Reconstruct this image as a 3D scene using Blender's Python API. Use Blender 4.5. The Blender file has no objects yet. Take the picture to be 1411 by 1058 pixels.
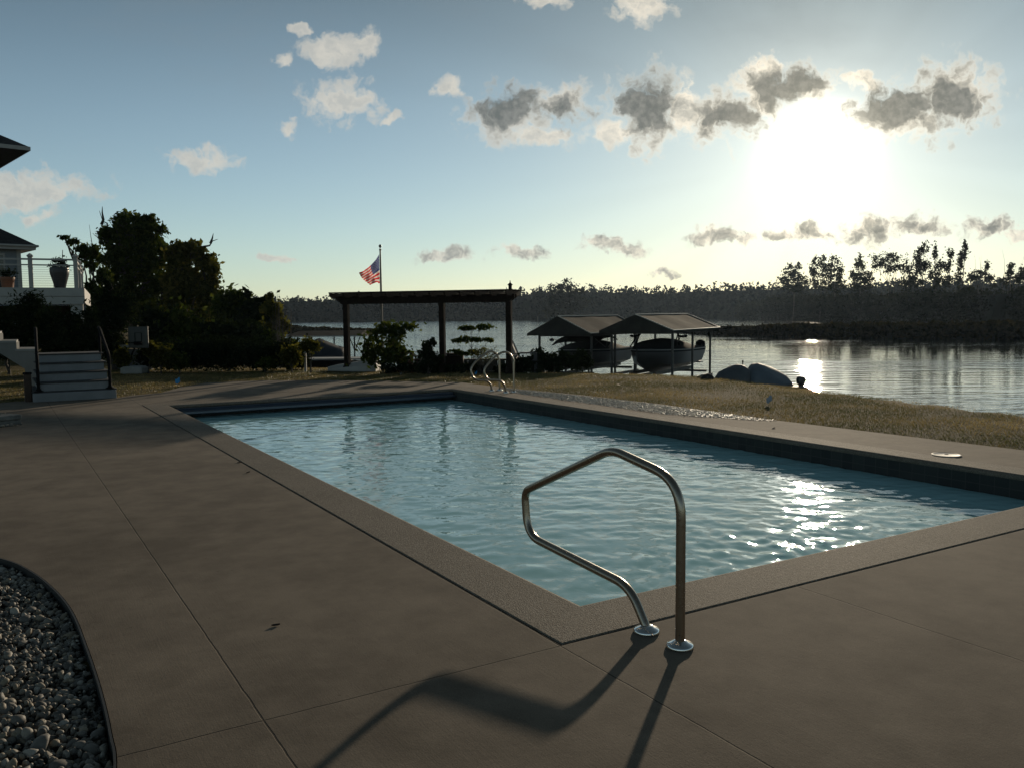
import bpy, math, random
import numpy as np
from mathutils import Vector, Matrix
from mathutils.geometry import tessellate_polygon

C = bpy.context.scene
COL = C.collection
random.seed(7)
RNG = np.random.default_rng(7)

# ------------------------------------------------------------------ camera
CAM_H = 1.6
F_PX, CX, CY = 1180.0, 705.5, 529.0
PITCH, ROLL = math.radians(4.63), math.radians(-0.514)
cp, sp, cr, sr = math.cos(PITCH), math.sin(PITCH), math.cos(ROLL), math.sin(ROLL)
R_ = np.array([1., 0, 0]); F_ = np.array([0, cp, -sp]); U_ = np.array([0, sp, cp])

def ray(px, py):
    xi, yi = (px - CX) / F_PX, (py - CY) / F_PX
    X, Y = xi * cr + yi * sr, -xi * sr + yi * cr
    return F_ + X * R_ - Y * U_

CAMP = np.array([0, 0, CAM_H])
def at_z(px, py, z=0.0):
    d = ray(px, py); return CAMP + d * ((z - CAM_H) / d[2])
def at_y(px, py, y):
    d = ray(px, py); return CAMP + d * (y / d[1])
def on_plane(px, py, p, n):
    d = ray(px, py); return CAMP + d * (np.dot(p - CAMP, n) / np.dot(d, n))
def px_m(y): return y / F_PX          # metres per photo pixel at depth y

cd = bpy.data.cameras.new('camera'); cam = bpy.data.objects.new('camera', cd); COL.objects.link(cam)
rt = cr * R_ + sr * U_; up = -sr * R_ + cr * U_
cam.matrix_world = Matrix(((rt[0], up[0], -F_[0], 0), (rt[1], up[1], -F_[1], 0), (rt[2], up[2], -F_[2], CAM_H), (0, 0, 0, 1)))
cd.sensor_width = 36; cd.lens = 36 * F_PX / 1411; cd.clip_end = 6000; cd.clip_start = 0.05
C.camera = cam

# ------------------------------------------------------------------ render settings
C.view_settings.view_transform = 'Standard'; C.view_settings.look = 'None'
C.view_settings.exposure = 0.12; C.view_settings.gamma = 1.0
C.cycles.use_denoising = True
C.cycles.max_bounces = 8; C.cycles.transparent_max_bounces = 12
C.cycles.volume_bounces = 0
C.cycles.sample_clamp_indirect = 4.0
C.cycles.caustics_reflective = False; C.cycles.caustics_refractive = False

# ------------------------------------------------------------------ sun + sky
sd = ray(1126, 212); sd = sd / np.linalg.norm(sd)
SUN_EL = math.asin(sd[2]); SUN_AZ = math.atan2(sd[0], sd[1])
sl = bpy.data.lights.new('sun', 'SUN'); sl.energy = 3.0; sl.angle = math.radians(1.0); sl.color = (1.0, 0.84, 0.62)
so = bpy.data.objects.new('sun', sl); COL.objects.link(so)
so.rotation_euler = Vector(sd).to_track_quat('Z', 'Y').to_euler(); so.location = (0, 0, 30)

W = bpy.data.worlds.new('World'); C.world = W; W.use_nodes = True
class NT:
    """small helper for building node trees"""
    def __init__(s, tree): s.t = tree; s.n = tree.nodes; s.l = tree.links
    def put(s, sock, v):
        if v is None: return
        if isinstance(v, bpy.types.NodeSocket): s.l.new(v, sock)
        else: sock.default_value = v
    def node(s, typ, ins=None, **attrs):
        nd = s.n.new(typ)
        for k, v in attrs.items(): setattr(nd, k, v)
        for k, v in (ins or {}).items(): s.put(nd.inputs[k], v)
        return nd
    def m(s, op, a, b=None, c=None, clamp=False):
        nd = s.n.new('ShaderNodeMath'); nd.operation = op; nd.use_clamp = clamp
        s.put(nd.inputs[0], a); s.put(nd.inputs[1], b); s.put(nd.inputs[2], c); return nd.outputs[0]
    def v(s, op, a, b=None, out=0):
        nd = s.n.new('ShaderNodeVectorMath'); nd.operation = op
        s.put(nd.inputs[0], a); s.put(nd.inputs[1], b); return nd.outputs[out]
    def mix(s, f, a, b, blend='MIX'):
        nd = s.n.new('ShaderNodeMix'); nd.data_type = 'RGBA'; nd.blend_type = blend
        s.put(nd.inputs[0], f); s.put(nd.inputs[6], a); s.put(nd.inputs[7], b); return nd.outputs[2]
    def step(s, x, lo, hi):
        nd = s.n.new('ShaderNodeMapRange'); nd.interpolation_type = 'SMOOTHSTEP'
        s.put(nd.inputs[0], x); nd.inputs[1].default_value = lo; nd.inputs[2].default_value = hi; return nd.outputs[0]
    def noise(s, vec, scale, detail=4.0, rough=0.55, out=0):
        nd = s.node('ShaderNodeTexNoise', {'Scale': scale, 'Detail': detail, 'Roughness': rough}); s.put(nd.inputs['Vector'], vec)
        return nd.outputs[out]
    def ramp(s, f, stops):
        nd = s.n.new('ShaderNodeValToRGB'); s.put(nd.inputs[0], f); e = nd.color_ramp.elements
        while len(e) < len(stops): e.new(0.5)
        for q, (p, c) in zip(e, stops): q.position = p; q.color = (*c, 1)
        return nd.outputs[0]

def build_world():
    W.node_tree.nodes.clear(); T = NT(W.node_tree)
    d = T.node('ShaderNodeTexCoord').outputs['Generated']
    sky = T.node('ShaderNodeTexSky', sky_type='NISHITA', sun_disc=False, sun_elevation=SUN_EL, sun_rotation=SUN_AZ,
                 altitude=200.0, air_density=1.0, dust_density=0.3, ozone_density=2.0).outputs[0]
    sep = T.node('ShaderNodeSeparateXYZ', {0: d}); x, y, z = sep.outputs
    base = T.mix(1.0, sky, (0.070, 0.078, 0.084, 1), 'MULTIPLY')
    # soft shoulder compresses the brightness range of the sky
    lum = T.v('DOT_PRODUCT', base, (.3, .5, .2), 1)
    def grey3(v): return T.node('ShaderNodeCombineXYZ', {0: v, 1: v, 2: v}).outputs[0]
    base = T.v('DIVIDE', base, grey3(T.m('ADD', 1.0, T.m('MULTIPLY', lum, 1.35))))
    low = T.m('EXPONENT', T.m('MULTIPLY', T.m('POWER', T.m('DIVIDE', T.m('MAXIMUM', z, 0.0), 0.33), 1.6), -1.0))
    base = T.mix(low, T.mix(1.0, base, (.90, .97, .68, 1), 'MULTIPLY'), T.mix(1.0, base, (1.84, 2.06, 2.12, 1), 'MULTIPLY'))
    base = T.mix(.32, base, grey3(T.v('DOT_PRODUCT', base, (.3, .5, .2), 1)))
    base = T.v('MULTIPLY', base, grey3(T.m('SUBTRACT', 1.0, T.m('MULTIPLY', T.step(z, .18, .50), .30))))
    ang = T.m('ARCCOSINE', T.m('MINIMUM', T.v('DOT_PRODUCT', d, tuple(sd), 1), 0.999999))
    core = T.m('MULTIPLY', T.m('EXPONENT', T.m('MULTIPLY', T.m('POWER', T.m('DIVIDE', ang, 0.031), 2.0), -1.0)), 4.5)
    g1 = T.m('MULTIPLY', T.m('EXPONENT', T.m('DIVIDE', ang, -0.06)), .6)
    g2 = T.m('MULTIPLY', T.m('EXPONENT', T.m('DIVIDE', ang, -0.20)), 0.10)
    glow = T.mix(1.0, (1.0, 0.95, 0.80, 1), grey3(T.m('ADD', g1, g2)), 'MULTIPLY')
    # clouds, laid out by direction
    yy = T.m('MAXIMUM', y, 0.05)
    p = T.node('ShaderNodeCombineXYZ', {0: T.m('DIVIDE', x, yy), 1: T.m('DIVIDE', z, yy), 2: 0.0}).outputs[0]
    w1 = T.v('MULTIPLY', T.v('SUBTRACT', T.noise(p, 30.0, 3.0, 0.5, 1), (.5, .5, .5)), (0.045, 0.035, 0))
    w2 = T.v('MULTIPLY', T.v('SUBTRACT', T.noise(p, 95.0, 5.0, 0.62, 1), (.5, .5, .5)), (0.014, 0.013, 0))
    q = T.v('ADD', T.v('ADD', p, w1), w2)
    # px, py, half width, half height, weight of the grey core, core shift
    clouds = [(702, 158, 62, 40, .9, -4, -10), (772, 142, 50, 27, .5, 0, 6), (742, 190, 48, 16, 0, 0, 0), (893, 156, 56, 58, 1.0, -2, -8), (846, 186, 46, 17, .0, 0, 0),
              (944, 150, 20, 42, 0, 0, 0), (1060, 124, 54, 40, .95, 12, -2), (996, 162, 54, 40, .75, 6, 0), (1108, 116, 44, 30, .9, 0, -4), (1060, 92, 34, 18, 0, 0, 0),
              (1185, 112, 30, 13, 0, 0, 0), (1240, 152, 80, 42, 1.0, -4, -6), (1316, 132, 68, 52, .62, -8, 4), (458, 72, 46, 22, 0, 0, 0), (502, 62, 19, 18, 0, 0, 0),
              (472, 142, 52, 29, .0, 0, 0), (390, 88, 15, 11, 0, 0, 0), (412, 45, 16, 9, 0, 0, 0), (542, 162, 12, 9, 0, 0, 0), (620, 122, 26, 15, 0, 0, 0), (395, 180, 14, 12, 0, 0, 0),
              (278, 220, 54, 14, 0, 0, 0), (45, 262, 88, 28, .0, 0, 0), (52, 296, 22, 13, 0, 0, 0), (985, 324, 36, 12, .12, 0, 0), (1022, 327, 24, 8, 0, 0, 0), (1070, 321, 24, 9, .1, 0, 0), (1112, 320, 44, 13, .22, 0, 0),
              (1200, 317, 56, 19, .34, 0, 0), (1270, 315, 40, 16, .32, 0, 0), (1365, 316, 42, 16, .36, 0, 0), (1408, 324, 30, 9, 0, 0, 0), (826, 338, 34, 13, .1, 0, 0), (862, 342, 28, 10, .1, 0, 0), (615, 350, 46, 13, .08, 0, 0),
              (715, 347, 42, 10, .06, 0, 0), (912, 376, 22, 9, .1, 0, 0), (885, 12, 42, 20, 0, 0, 0), (750, 3, 30, 12, 0, 0, 0), (385, 356, 30, 6, 0, 0, 0)]
    dens = dark = None
    for (a, b, rx, ry, dk, sx, sy) in clouds:
        r = ray(a, b); c = (r[0] / r[1], r[2] / r[1], 0)
        e = T.m('SUBTRACT', 1.0, T.v('LENGTH', T.v('MULTIPLY', T.v('SUBTRACT', q, c), (F_PX / rx, F_PX / ry, 0)), None, 1))
        dens = e if dens is None else T.m('MAXIMUM', dens, e)
        if dk > 0:
            r = ray(a + sx, b + sy); c = (r[0] / r[1], r[2] / r[1], 0); f = .82
            k = T.m('MULTIPLY', T.m('SUBTRACT', 1.0, T.v('LENGTH', T.v('MULTIPLY', T.v('SUBTRACT', q, c), (F_PX / rx / f, F_PX / ry / f, 0)), None, 1)), dk)
            dark = k if dark is None else T.m('MAXIMUM', dark, k)
    n4 = T.noise(p, 34.0, 5.0, 0.55)
    def billow(sc):
        return T.node('ShaderNodeTexVoronoi', {'Vector': T.v('ADD', q, (.31, .17, .5)), 'Scale': sc, 'Detail': 2.0, 'Roughness': .55, 'Lacunarity': 2.4}, voronoi_dimensions='2D', normalize=True).outputs['Distance']
    bil = T.m('ADD', T.m('MULTIPLY', T.m('SUBTRACT', .42, billow(40.0)), 1.6), T.m('MULTIPLY', T.m('SUBTRACT', n4, .5), 1.0))
    n6 = T.noise(p, 130.0, 4.0, .6)
    bil = T.m('ADD', bil, T.m('MULTIPLY', T.m('SUBTRACT', n6, .5), .45))
    dd = T.m('ADD', T.m('SUBTRACT', dens, .13), bil)
    mask = T.m('MULTIPLY', T.step(dd, -.14, 0.60), T.step(y, 0.05, 0.15))
    thick = T.step(T.m('ADD', dark, T.m('MULTIPLY', bil, .7)), -.12, 0.60)
    near = T.m('EXPONENT', T.m('DIVIDE', ang, -0.20))
    puff = T.step(T.m('ADD', T.m('MULTIPLY', bil, 1.2), T.m('MULTIPLY', dens, .35)), .0, .85)
    bright = T.mix(near, (0.58, 0.56, 0.50, 1), (1.5, 1.28, 0.96, 1))
    bright = T.mix(T.m('MULTIPLY', puff, T.m('ADD', .5, T.m('MULTIPLY', near, .3))), bright, T.mix(near, (.33, .36, .37, 1), (.50, .45, .34, 1)))
    grey = T.mix(near, (0.13, 0.15, 0.15, 1), (0.12, 0.118, 0.10, 1))
    grey = T.mix(T.m('MULTIPLY', T.step(T.m('ADD', n6, T.m('MULTIPLY', n4, .8)), .7, 1.15), .55), grey, T.mix(near, (.30, .31, .30, 1), (.34, .31, .25, 1)))
    cov = T.m('MULTIPLY', mask, T.m('ADD', .84, T.m('MULTIPLY', thick, .14)))
    # faint high veil, and sun rays let through between the clouds
    veil = T.m('MULTIPLY', T.step(T.noise(T.v('MULTIPLY', p, (1.0, 2.2, 0)), 4.5, 5.0, .6), .45, .8), .30)
    ps = (sd[0] / sd[1], sd[2] / sd[1], 0); off = T.v('NORMALIZE', T.v('SUBTRACT', p, ps))
    rays = T.m('MULTIPLY', T.m('SUBTRACT', T.noise(off, 2.2, 3.0, .5), .5), T.step(ang, .05, .2))
    rays = T.m('MULTIPLY', rays, T.m('EXPONENT', T.m('DIVIDE', ang, -.45)))
    base = T.v('MULTIPLY', base, grey3(T.m('ADD', 1.0, T.m('MULTIPLY', rays, .7))))
    skyc = T.mix(T.m('MULTIPLY', veil, T.step(z, .12, .4)), T.mix(1.0, base, glow, 'ADD'), (.22, .24, .25, 1))
    lit = T.mix(cov, skyc, T.mix(1.0, T.mix(thick, bright, grey), T.mix(1.0, glow, (.5, .48, .42, 1), 'MULTIPLY'), 'ADD'))
    keep = T.m('MULTIPLY', T.m('MULTIPLY', mask, thick), T.step(ang, .03, .085))
    cor = T.m('MULTIPLY', core, T.m('SUBTRACT', 1.0, keep))
    lit = T.mix(1.0, lit, T.node('ShaderNodeCombineXYZ', {0: cor, 1: T.m('MULTIPLY', cor, .96), 2: T.m('MULTIPLY', cor, .82)}).outputs[0], 'ADD')
    bg = T.node('ShaderNodeBackground', {0: lit, 1: 1.0})
    T.l.new(bg.outputs[0], T.node('ShaderNodeOutputWorld').inputs[0])
build_world()

# ------------------------------------------------------------------ materials
def mat(name):
    m = bpy.data.materials.new(name); m.use_nodes = True; m.node_tree.nodes.clear()
    return m, NT(m.node_tree)
def out(T, sh): T.l.new(sh, T.node('ShaderNodeOutputMaterial').inputs[0])
def bump(T, h, strength=0.5, dist=0.01):
    return T.node('ShaderNodeBump', {'Height': h, 'Strength': strength, 'Distance': dist}).outputs[0]
def coord(T, which='Object'): return T.node('ShaderNodeTexCoord').outputs[which]

def simple(name, col, rough=0.6, var=0.15, scale=6.0, metal=0.0, bmp=0.0, spec=0.5):
    m, T = mat(name)
    n = T.noise(coord(T), scale, 5.0)
    c2 = tuple(min(1, c * (1 + var)) for c in col); c1 = tuple(c * (1 - var) for c in col)
    c = T.ramp(n, [(0.3, c1), (0.7, c2)])
    b = T.node('ShaderNodeBsdfPrincipled', {'Base Color': c, 'Roughness': rough, 'Metallic': metal, 'Specular IOR Level': spec})
    if bmp: T.put(b.inputs['Normal'], bump(T, T.noise(coord(T), scale * 6, 5.0), bmp, 0.01))
    out(T, b.outputs[0]); return m

def leafmat(name, c1, c2, c3, trans=0.35):
    m, T = mat(name)
    r = T.node('ShaderNodeNewGeometry').outputs['Random Per Island']
    c = T.ramp(r, [(0.0, c1), (0.6, c2), (1.0, c3)])
    c = T.mix(T.step(T.noise(coord(T), 0.6, 3.0), .35, .65), T.mix(1.0, c, (.65, .7, .7, 1), 'MULTIPLY'), c)
    d = T.node('ShaderNodeBsdfDiffuse', {0: c}); t = T.node('ShaderNodeBsdfTranslucent', {0: T.mix(1.0, c, (1.2, 1.15, .6, 1), 'MULTIPLY')})
    s = T.node('ShaderNodeMixShader', {0: trans, 1: d.outputs[0], 2: t.outputs[0]}); out(T, s.outputs[0]); return m

def concrete(name, c_lo, c_hi, joints_x=(), joints_y=(), wear=True):
    m, T = mat(name); o = coord(T)
    big = T.noise(o, 0.55, 5.0, 0.6); mid = T.noise(o, 3.2, 6.0, 0.65); fine = T.noise(o, 150.0, 3.0, 0.6)
    f = T.m('ADD', T.m('MULTIPLY', big, 0.5), T.m('MULTIPLY', mid, 0.5))
    c = T.ramp(f, [(0.40, tuple(k * .88 for k in c_lo)), (0.60, c_hi)])
    c = T.mix(0.35, c, T.ramp(fine, [(0.35, (.35, .33, .30)), (0.65, (1, 1, 1))]), 'MULTIPLY')
    stain = T.step(T.noise(o, 1.1, 6.0, 0.7), 0.60, 0.75)
    c = T.mix(T.m('MULTIPLY', stain, 0.5), c, (c_lo[0] * .5, c_lo[1] * .48, c_lo[2] * .45, 1))
    # pale scuffs
    sc = T.step(T.noise(T.v('MULTIPLY', o, (1.0, .35, 1)), 9.0, 6.0, 0.75), 0.66, 0.74)
    c = T.mix(T.m('MULTIPLY', sc, 0.3), c, (.42, .40, .36, 1))
    drop = T.step(T.noise(o, 26.0, 2.0, .5), .71, .76)
    c = T.mix(T.m('MULTIPLY', drop, 0.45), c, (.03, .025, .02, 1))
    broom = T.noise(T.v('MULTIPLY', o, (1.0, .03, 1)), 130.0, 3.0, .6)
    c = T.mix(.06, c, T.ramp(broom, [(.35, (.5, .48, .45)), (.65, (1, 1, 1))]), 'MULTIPLY')
    h = T.m('ADD', T.m('MULTIPLY', fine, 0.6), T.m('ADD', T.m('MULTIPLY', T.noise(o, 45.0, 4.0), 0.5), T.m('MULTIPLY', broom, .35)))
    if joints_x or joints_y:
        sep = T.node('ShaderNodeSeparateXYZ', {0: T.v('ADD', o, T.v('MULTIPLY', T.v('SUBTRACT', T.noise(o, 6.0, 3.0, .6, 1), (.5, .5, .5)), (.012, .012, 0)))})
        j = None
        for ax, vals in ((0, joints_x), (1, joints_y)):
            for k in vals:
                e = T.m('ABSOLUTE', T.m('SUBTRACT', sep.outputs[ax], k)); j = e if j is None else T.m('MINIMUM', j, e)
        line = T.m('SUBTRACT', 1.0, T.step(j, 0.002, 0.0055))
        c = T.mix(T.m('MULTIPLY', line, .85), c, (0.022, 0.018, 0.014, 1))
        h = T.m('SUBTRACT', h, T.m('MULTIPLY', line, 2.0))
    b = T.node('ShaderNodeBsdfPrincipled', {'Base Color': c, 'Roughness': 0.92, 'Specular IOR Level': 0.2, 'Normal': bump(T, h, 0.35, 0.004)})
    out(T, b.outputs[0]); return m

def water(name, body, tint, scale, stretch, strength, dist, patch=None, transparent=True, rough=0.0):
    m, T = mat(name); o = coord(T)
    v = T.v('MULTIPLY', o, stretch)
    h = T.m('ADD', T.noise(v, scale, 3.0, 0.5), T.m('MULTIPLY', T.noise(v, scale * 3.1, 3.0, 0.55), 0.35))
    st = strength
    if patch:
        big = T.step(T.noise(T.v('MULTIPLY', o, (.25, 1.0, 1)), patch[0], 3.0, 0.5), 0.42, 0.62)
        st = T.m('ADD', strength * patch[1], T.m('MULTIPLY', big, strength * (1 - patch[1])))
    if patch:
        open_ = T.m('SUBTRACT', 1.0, T.step(T.node('ShaderNodeSeparateXYZ', {0: o}).outputs[0], -4.0, 26.0))
        st = T.m('ADD', st, T.m('MULTIPLY', open_, .42))
    nb = T.node('ShaderNodeBump', {'Height': h, 'Strength': st, 'Distance': dist}).outputs[0]
    fr = T.node('ShaderNodeFresnel', {'IOR': 1.333, 'Normal': nb})
    gl = T.node('ShaderNodeBsdfGlossy', {'Color': (1, 1, 1, 1), 'Roughness': rough, 'Normal': nb})
    if transparent: bd = T.node('ShaderNodeBsdfTransparent', {0: tint})
    else: bd = T.node('ShaderNodeBsdfDiffuse', {0: body})
    s = T.node('ShaderNodeMixShader', {0: fr.outputs[0], 1: bd.outputs[0], 2: gl.outputs[0]}); out(T, s.outputs[0]); return m

# ------------------------------------------------------------------ mesh helpers
def empty(name, loc, label=None, cat=None, group=None):
    o = bpy.data.objects.new(name, None); COL.objects.link(o); o.location = Vector(loc); o.empty_display_size = 0.2
    return tag(o, label, cat, group)
def tag(o, label=None, cat=None, group=None, kind=None):
    if label: o['label'] = label
    if cat: o['category'] = cat
    if group: o['group'] = group
    if kind: o['kind'] = kind
    return o
def link_mesh(name, me, m, parent=None, loc=None):
    o = bpy.data.objects.new(name, me); COL.objects.link(o)
    for k in (m if isinstance(m, (list, tuple)) else [m]): me.materials.append(k)
    if parent is not None: o.parent = parent
    if loc is not None: o.location = Vector(loc)
    return o
def root_loc(p):
    v = np.zeros(3)
    while p is not None: v = v + np.array(p.location); p = p.parent
    return v
def fast_mesh(name, V, faces, m, parent=None, loc=None, smooth=False, mats=None):
    """V (n,3) in world space, faces (k,3|4) array"""
    V = np.asarray(V, np.float32); faces = np.asarray(faces, np.int32)
    org = root_loc(parent) if parent is not None else np.array(loc if loc is not None else (0, 0, 0), float)
    me = bpy.data.meshes.new(name); k = faces.shape[1]
    me.vertices.add(len(V)); me.vertices.foreach_set('co', (V - org.astype(np.float32)).ravel())
    me.loops.add(faces.size); me.loops.foreach_set('vertex_index', faces.ravel())
    me.polygons.add(len(faces)); me.polygons.foreach_set('loop_start', np.arange(0, faces.size, k, dtype=np.int32))
    if smooth: me.polygons.foreach_set('use_smooth', np.ones(len(faces), bool))
    if mats is not None: me.polygons.foreach_set('material_index', np.asarray(mats, np.int32))
    me.update(calc_edges=True); me.validate()
    return link_mesh(name, me, m, parent, None if parent is not None else loc)

class MB:
    def __init__(s): s.V = []; s.F = []
    def add(s, V, F):
        b = len(s.V); s.V += [tuple(map(float, v)) for v in V]; s.F += [tuple(i + b for i in f) for f in F]; return s
    def box(s, c, size, rz=0.0, M=None, bev=0.0):
        x, y, z = [k / 2 for k in size]; V = []
        if bev <= 0:
            V = [(i * x, j * y, k * z) for k in (-1, 1) for j in (-1, 1) for i in (-1, 1)]
            F = [(0, 2, 3, 1), (4, 5, 7, 6), (0, 1, 5, 4), (2, 6, 7, 3), (0, 4, 6, 2), (1, 3, 7, 5)]
        else:   # chamfered along z-rims and vertical edges
            b = min(bev, x * .9, y * .9, z * .9)
            def ringp(ix, iy, zz): return [(-ix + b, -iy, zz), (ix - b, -iy, zz), (ix, -iy + b, zz), (ix, iy - b, zz), (ix - b, iy, zz), (-ix + b, iy, zz), (-ix, iy - b, zz), (-ix, -iy + b, zz)]
            rings = [ringp(x - b, y - b, -z) if x > 2 * b and y > 2 * b else ringp(x, y, -z), ringp(x, y, -z + b), ringp(x, y, z - b), ringp(x - b, y - b, z) if x > 2 * b and y > 2 * b else ringp(x, y, z)]
            V = [p for r in rings for p in r]; F = [tuple(range(7, -1, -1)), tuple(range(24, 32))]
            for k in range(3):
                for i in range(8): j = (i + 1) % 8; F.append((k * 8 + i, k * 8 + j, k * 8 + 8 + j, k * 8 + 8 + i))
        A = np.array(V)
        if M is not None: A = A @ np.asarray(M).T
        elif rz: c_, s_ = math.cos(rz), math.sin(rz); A = A @ np.array([[c_, s_, 0], [-s_, c_, 0], [0, 0, 1]])
        return s.add(A + np.array(c), F)
    def bar(s, a, b, w, h, upv=(0, 0, 1)):
        """box beam from a to b, w wide and h high"""
        a, b = np.array(a, float), np.array(b, float); d = b - a; L = np.linalg.norm(d); d /= L
        u = np.array(upv, float)
        if abs(np.dot(u, d)) > .98: u = np.array([0, 1., 0])
        r = np.cross(d, u); r /= np.linalg.norm(r); u = np.cross(r, d)
        return s.box((a + b) / 2, (w, L, h), M=np.stack([r, d, u], 1))
    def tube(s, pts, rad, n=10, caps=True):
        P = np.array(pts, float); k = len(P); R = np.full(k, rad, float) if np.isscalar(rad) else np.array(rad, float)
        t = np.gradient(P, axis=0); t /= np.linalg.norm(t, axis=1)[:, None] + 1e-12
        u = np.cross(t[0], (0.13, .37, .9)); u /= np.linalg.norm(u); V = []
        for i in range(k):
            u = u - np.dot(u, t[i]) * t[i]; u /= np.linalg.norm(u); w = np.cross(t[i], u)
            for j in range(n):
                a = 2 * math.pi * j / n; V.append(P[i] + R[i] * (math.cos(a) * u + math.sin(a) * w))
        F = [(i * n + j, i * n + (j + 1) % n, (i + 1) * n + (j + 1) % n, (i + 1) * n + j) for i in range(k - 1) for j in range(n)]
        if caps: F += [tuple(range(n - 1, -1, -1)), tuple(range((k - 1) * n, k * n))]
        return s.add(V, F)
    def lathe(s, c, prof, n=20, caps=True):
        V = [(c[0] + r * math.cos(2 * math.pi * j / n), c[1] + r * math.sin(2 * math.pi * j / n), c[2] + z) for r, z in prof for j in range(n)]
        k = len(prof)
        F = [(i * n + j, i * n + (j + 1) % n, (i + 1) * n + (j + 1) % n, (i + 1) * n + j) for i in range(k - 1) for j in range(n)]
        if caps: F += [tuple(range(n - 1, -1, -1)), tuple(range((k - 1) * n, k * n))]
        return s.add(V, F)
    def prism(s, poly, z0, z1):
        """vertical prism over a 2D polygon"""
        n = len(poly); V = [(x, y, z0) for x, y in poly] + [(x, y, z1) for x, y in poly]
        F = [tuple(range(n - 1, -1, -1)), tuple(range(n, 2 * n))] + [(i, (i + 1) % n, n + (i + 1) % n, n + i) for i in range(n)]
        return s.add(V, F)
    def slab(s, poly, thick):
        """3D polygon given a thickness vector"""
        A = np.array(poly, float); n = len(A); B = A + np.array(thick, float)
        F = [tuple(range(n - 1, -1, -1)), tuple(range(n, 2 * n))] + [(i, (i + 1) % n, n + (i + 1) % n, n + i) for i in range(n)]
        return s.add(np.vstack([A, B]), F)
    def loft(s, rings, closed=True, caps=True):
        k = len(rings); n = len(rings[0]); V = [p for r in rings for p in r]; F = []
        for i in range(k - 1):
            for j in range(n if closed else n - 1):
                F.append((i * n + j, i * n + (j + 1) % n, (i + 1) * n + (j + 1) % n, (i + 1) * n + j))
        if caps and closed: F += [tuple(range(n - 1, -1, -1)), tuple(range((k - 1) * n, k * n))]
        return s.add(V, F)
    def build(s, name, m, parent=None, loc=None, smooth=False):
        org = root_loc(parent) if parent is not None else np.array(loc if loc is not None else (0, 0, 0), float)
        me = bpy.data.meshes.new(name); me.from_pydata([tuple(np.array(v) - org) for v in s.V], [], s.F)
        me.validate(); me.update()
        if smooth:
            me.polygons.foreach_set('use_smooth', np.ones(len(me.polygons), bool)); me.set_sharp_from_angle(angle=math.radians(40))
        return link_mesh(name, me, m, parent, None if parent is not None else loc)

def smooth_path(pts, n=6, closed=False):
    """Catmull-Rom through the points"""
    P = [np.array(p, float) for p in pts]; o = []
    if closed: Q = [P[-1]] + P + P[:2]
    else: Q = [2 * P[0] - P[1]] + P + [2 * P[-1] - P[-2]]
    for i in range(1, len(Q) - 2):
        for k in range(n):
            t = k / n; a, b, c, d = Q[i - 1], Q[i], Q[i + 1], Q[i + 2]
            o.append(.5 * ((2 * b) + (-a + c) * t + (2 * a - 5 * b + 4 * c - d) * t * t + (-a + 3 * b - 3 * c + d) * t ** 3))
    if not closed: o.append(P[-1])
    return o
def rounded(pts, r, n=6):
    """polyline with filleted corners; r one radius or a list"""
    P = [np.array(p, float) for p in pts]; o = [P[0]]
    for i in range(1, len(P) - 1):
        a, b, c = P[i - 1], P[i], P[i + 1]; rr = r[i - 1] if isinstance(r, (list, tuple)) else r
        d1 = (a - b) / np.linalg.norm(a - b); d2 = (c - b) / np.linalg.norm(c - b)
        k = min(rr, .49 * np.linalg.norm(a - b), .49 * np.linalg.norm(c - b))
        p, q = b + d1 * k, b + d2 * k
        for j in range(n + 1):
            t = j / n; o.append((1 - t) ** 2 * p + 2 * t * (1 - t) * b + t * t * q)
    o.append(P[-1]); return o
def in_poly(X, Y, poly):
    r = np.zeros(X.shape, bool); n = len(poly); j = n - 1
    for i in range(n):
        xi, yi = poly[i][:2]; xj, yj = poly[j][:2]
        r ^= ((yi > Y) != (yj > Y)) & (X < (xj - xi) * (Y - yi) / (yj - yi + 1e-12) + xi); j = i
    return r
def leaf_quads(Pc, size, rng=RNG, aspect=0.55, droop=0.0):
    n = len(Pc); a = rng.normal(size=(n, 3)); a[:, 2] -= droop; a /= np.linalg.norm(a, axis=1)[:, None]
    b = np.cross(a, rng.normal(size=(n, 3))); b /= np.linalg.norm(b, axis=1)[:, None]
    s = size * rng.uniform(.6, 1.35, (n, 1)); a = a * s; b = b * s * aspect
    V = np.stack([Pc - a, Pc - a * .1 + b, Pc + a, Pc - a * .1 - b], 1).reshape(-1, 3)
    return V, np.arange(4 * n).reshape(-1, 4)
def clump_points(blobs, n, rng=RNG, sub=10, tight=0.42, fill=0.6):
    """leaf centres: every blob (x,y,z,rx,ry,rz) is split into sub-clumps spread through its volume"""
    B = np.array(blobs, float); w = (B[:, 3] * B[:, 5]) ; w /= w.sum(); P = []
    for b, k in zip(B, rng.multinomial(n, w)):
        d = rng.normal(size=(sub, 3)); d /= np.linalg.norm(d, axis=1)[:, None]; d *= rng.uniform(fill * .3, 1, (sub, 1)) ** .5 * .85
        cc = b[:3] + d * b[3:6]; i = rng.integers(0, sub, k); rs = rng.uniform(.6, 1.3, sub)[i][:, None]
        P.append(cc[i] + rng.normal(size=(k, 3)) * rng.uniform(.3, 1.95, (k, 1)) * b[3:6] * tight * .6 * rs)
    return np.vstack(P)
def wob(a, b, n=6, amp=0.1):
    a, b = np.array(a, float), np.array(b, float)
    P = [a + (b - a) * t for t in np.linspace(0, 1, n)]
    for k in range(1, n - 1): P[k] = P[k] + RNG.normal(size=3) * amp
    return P

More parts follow.
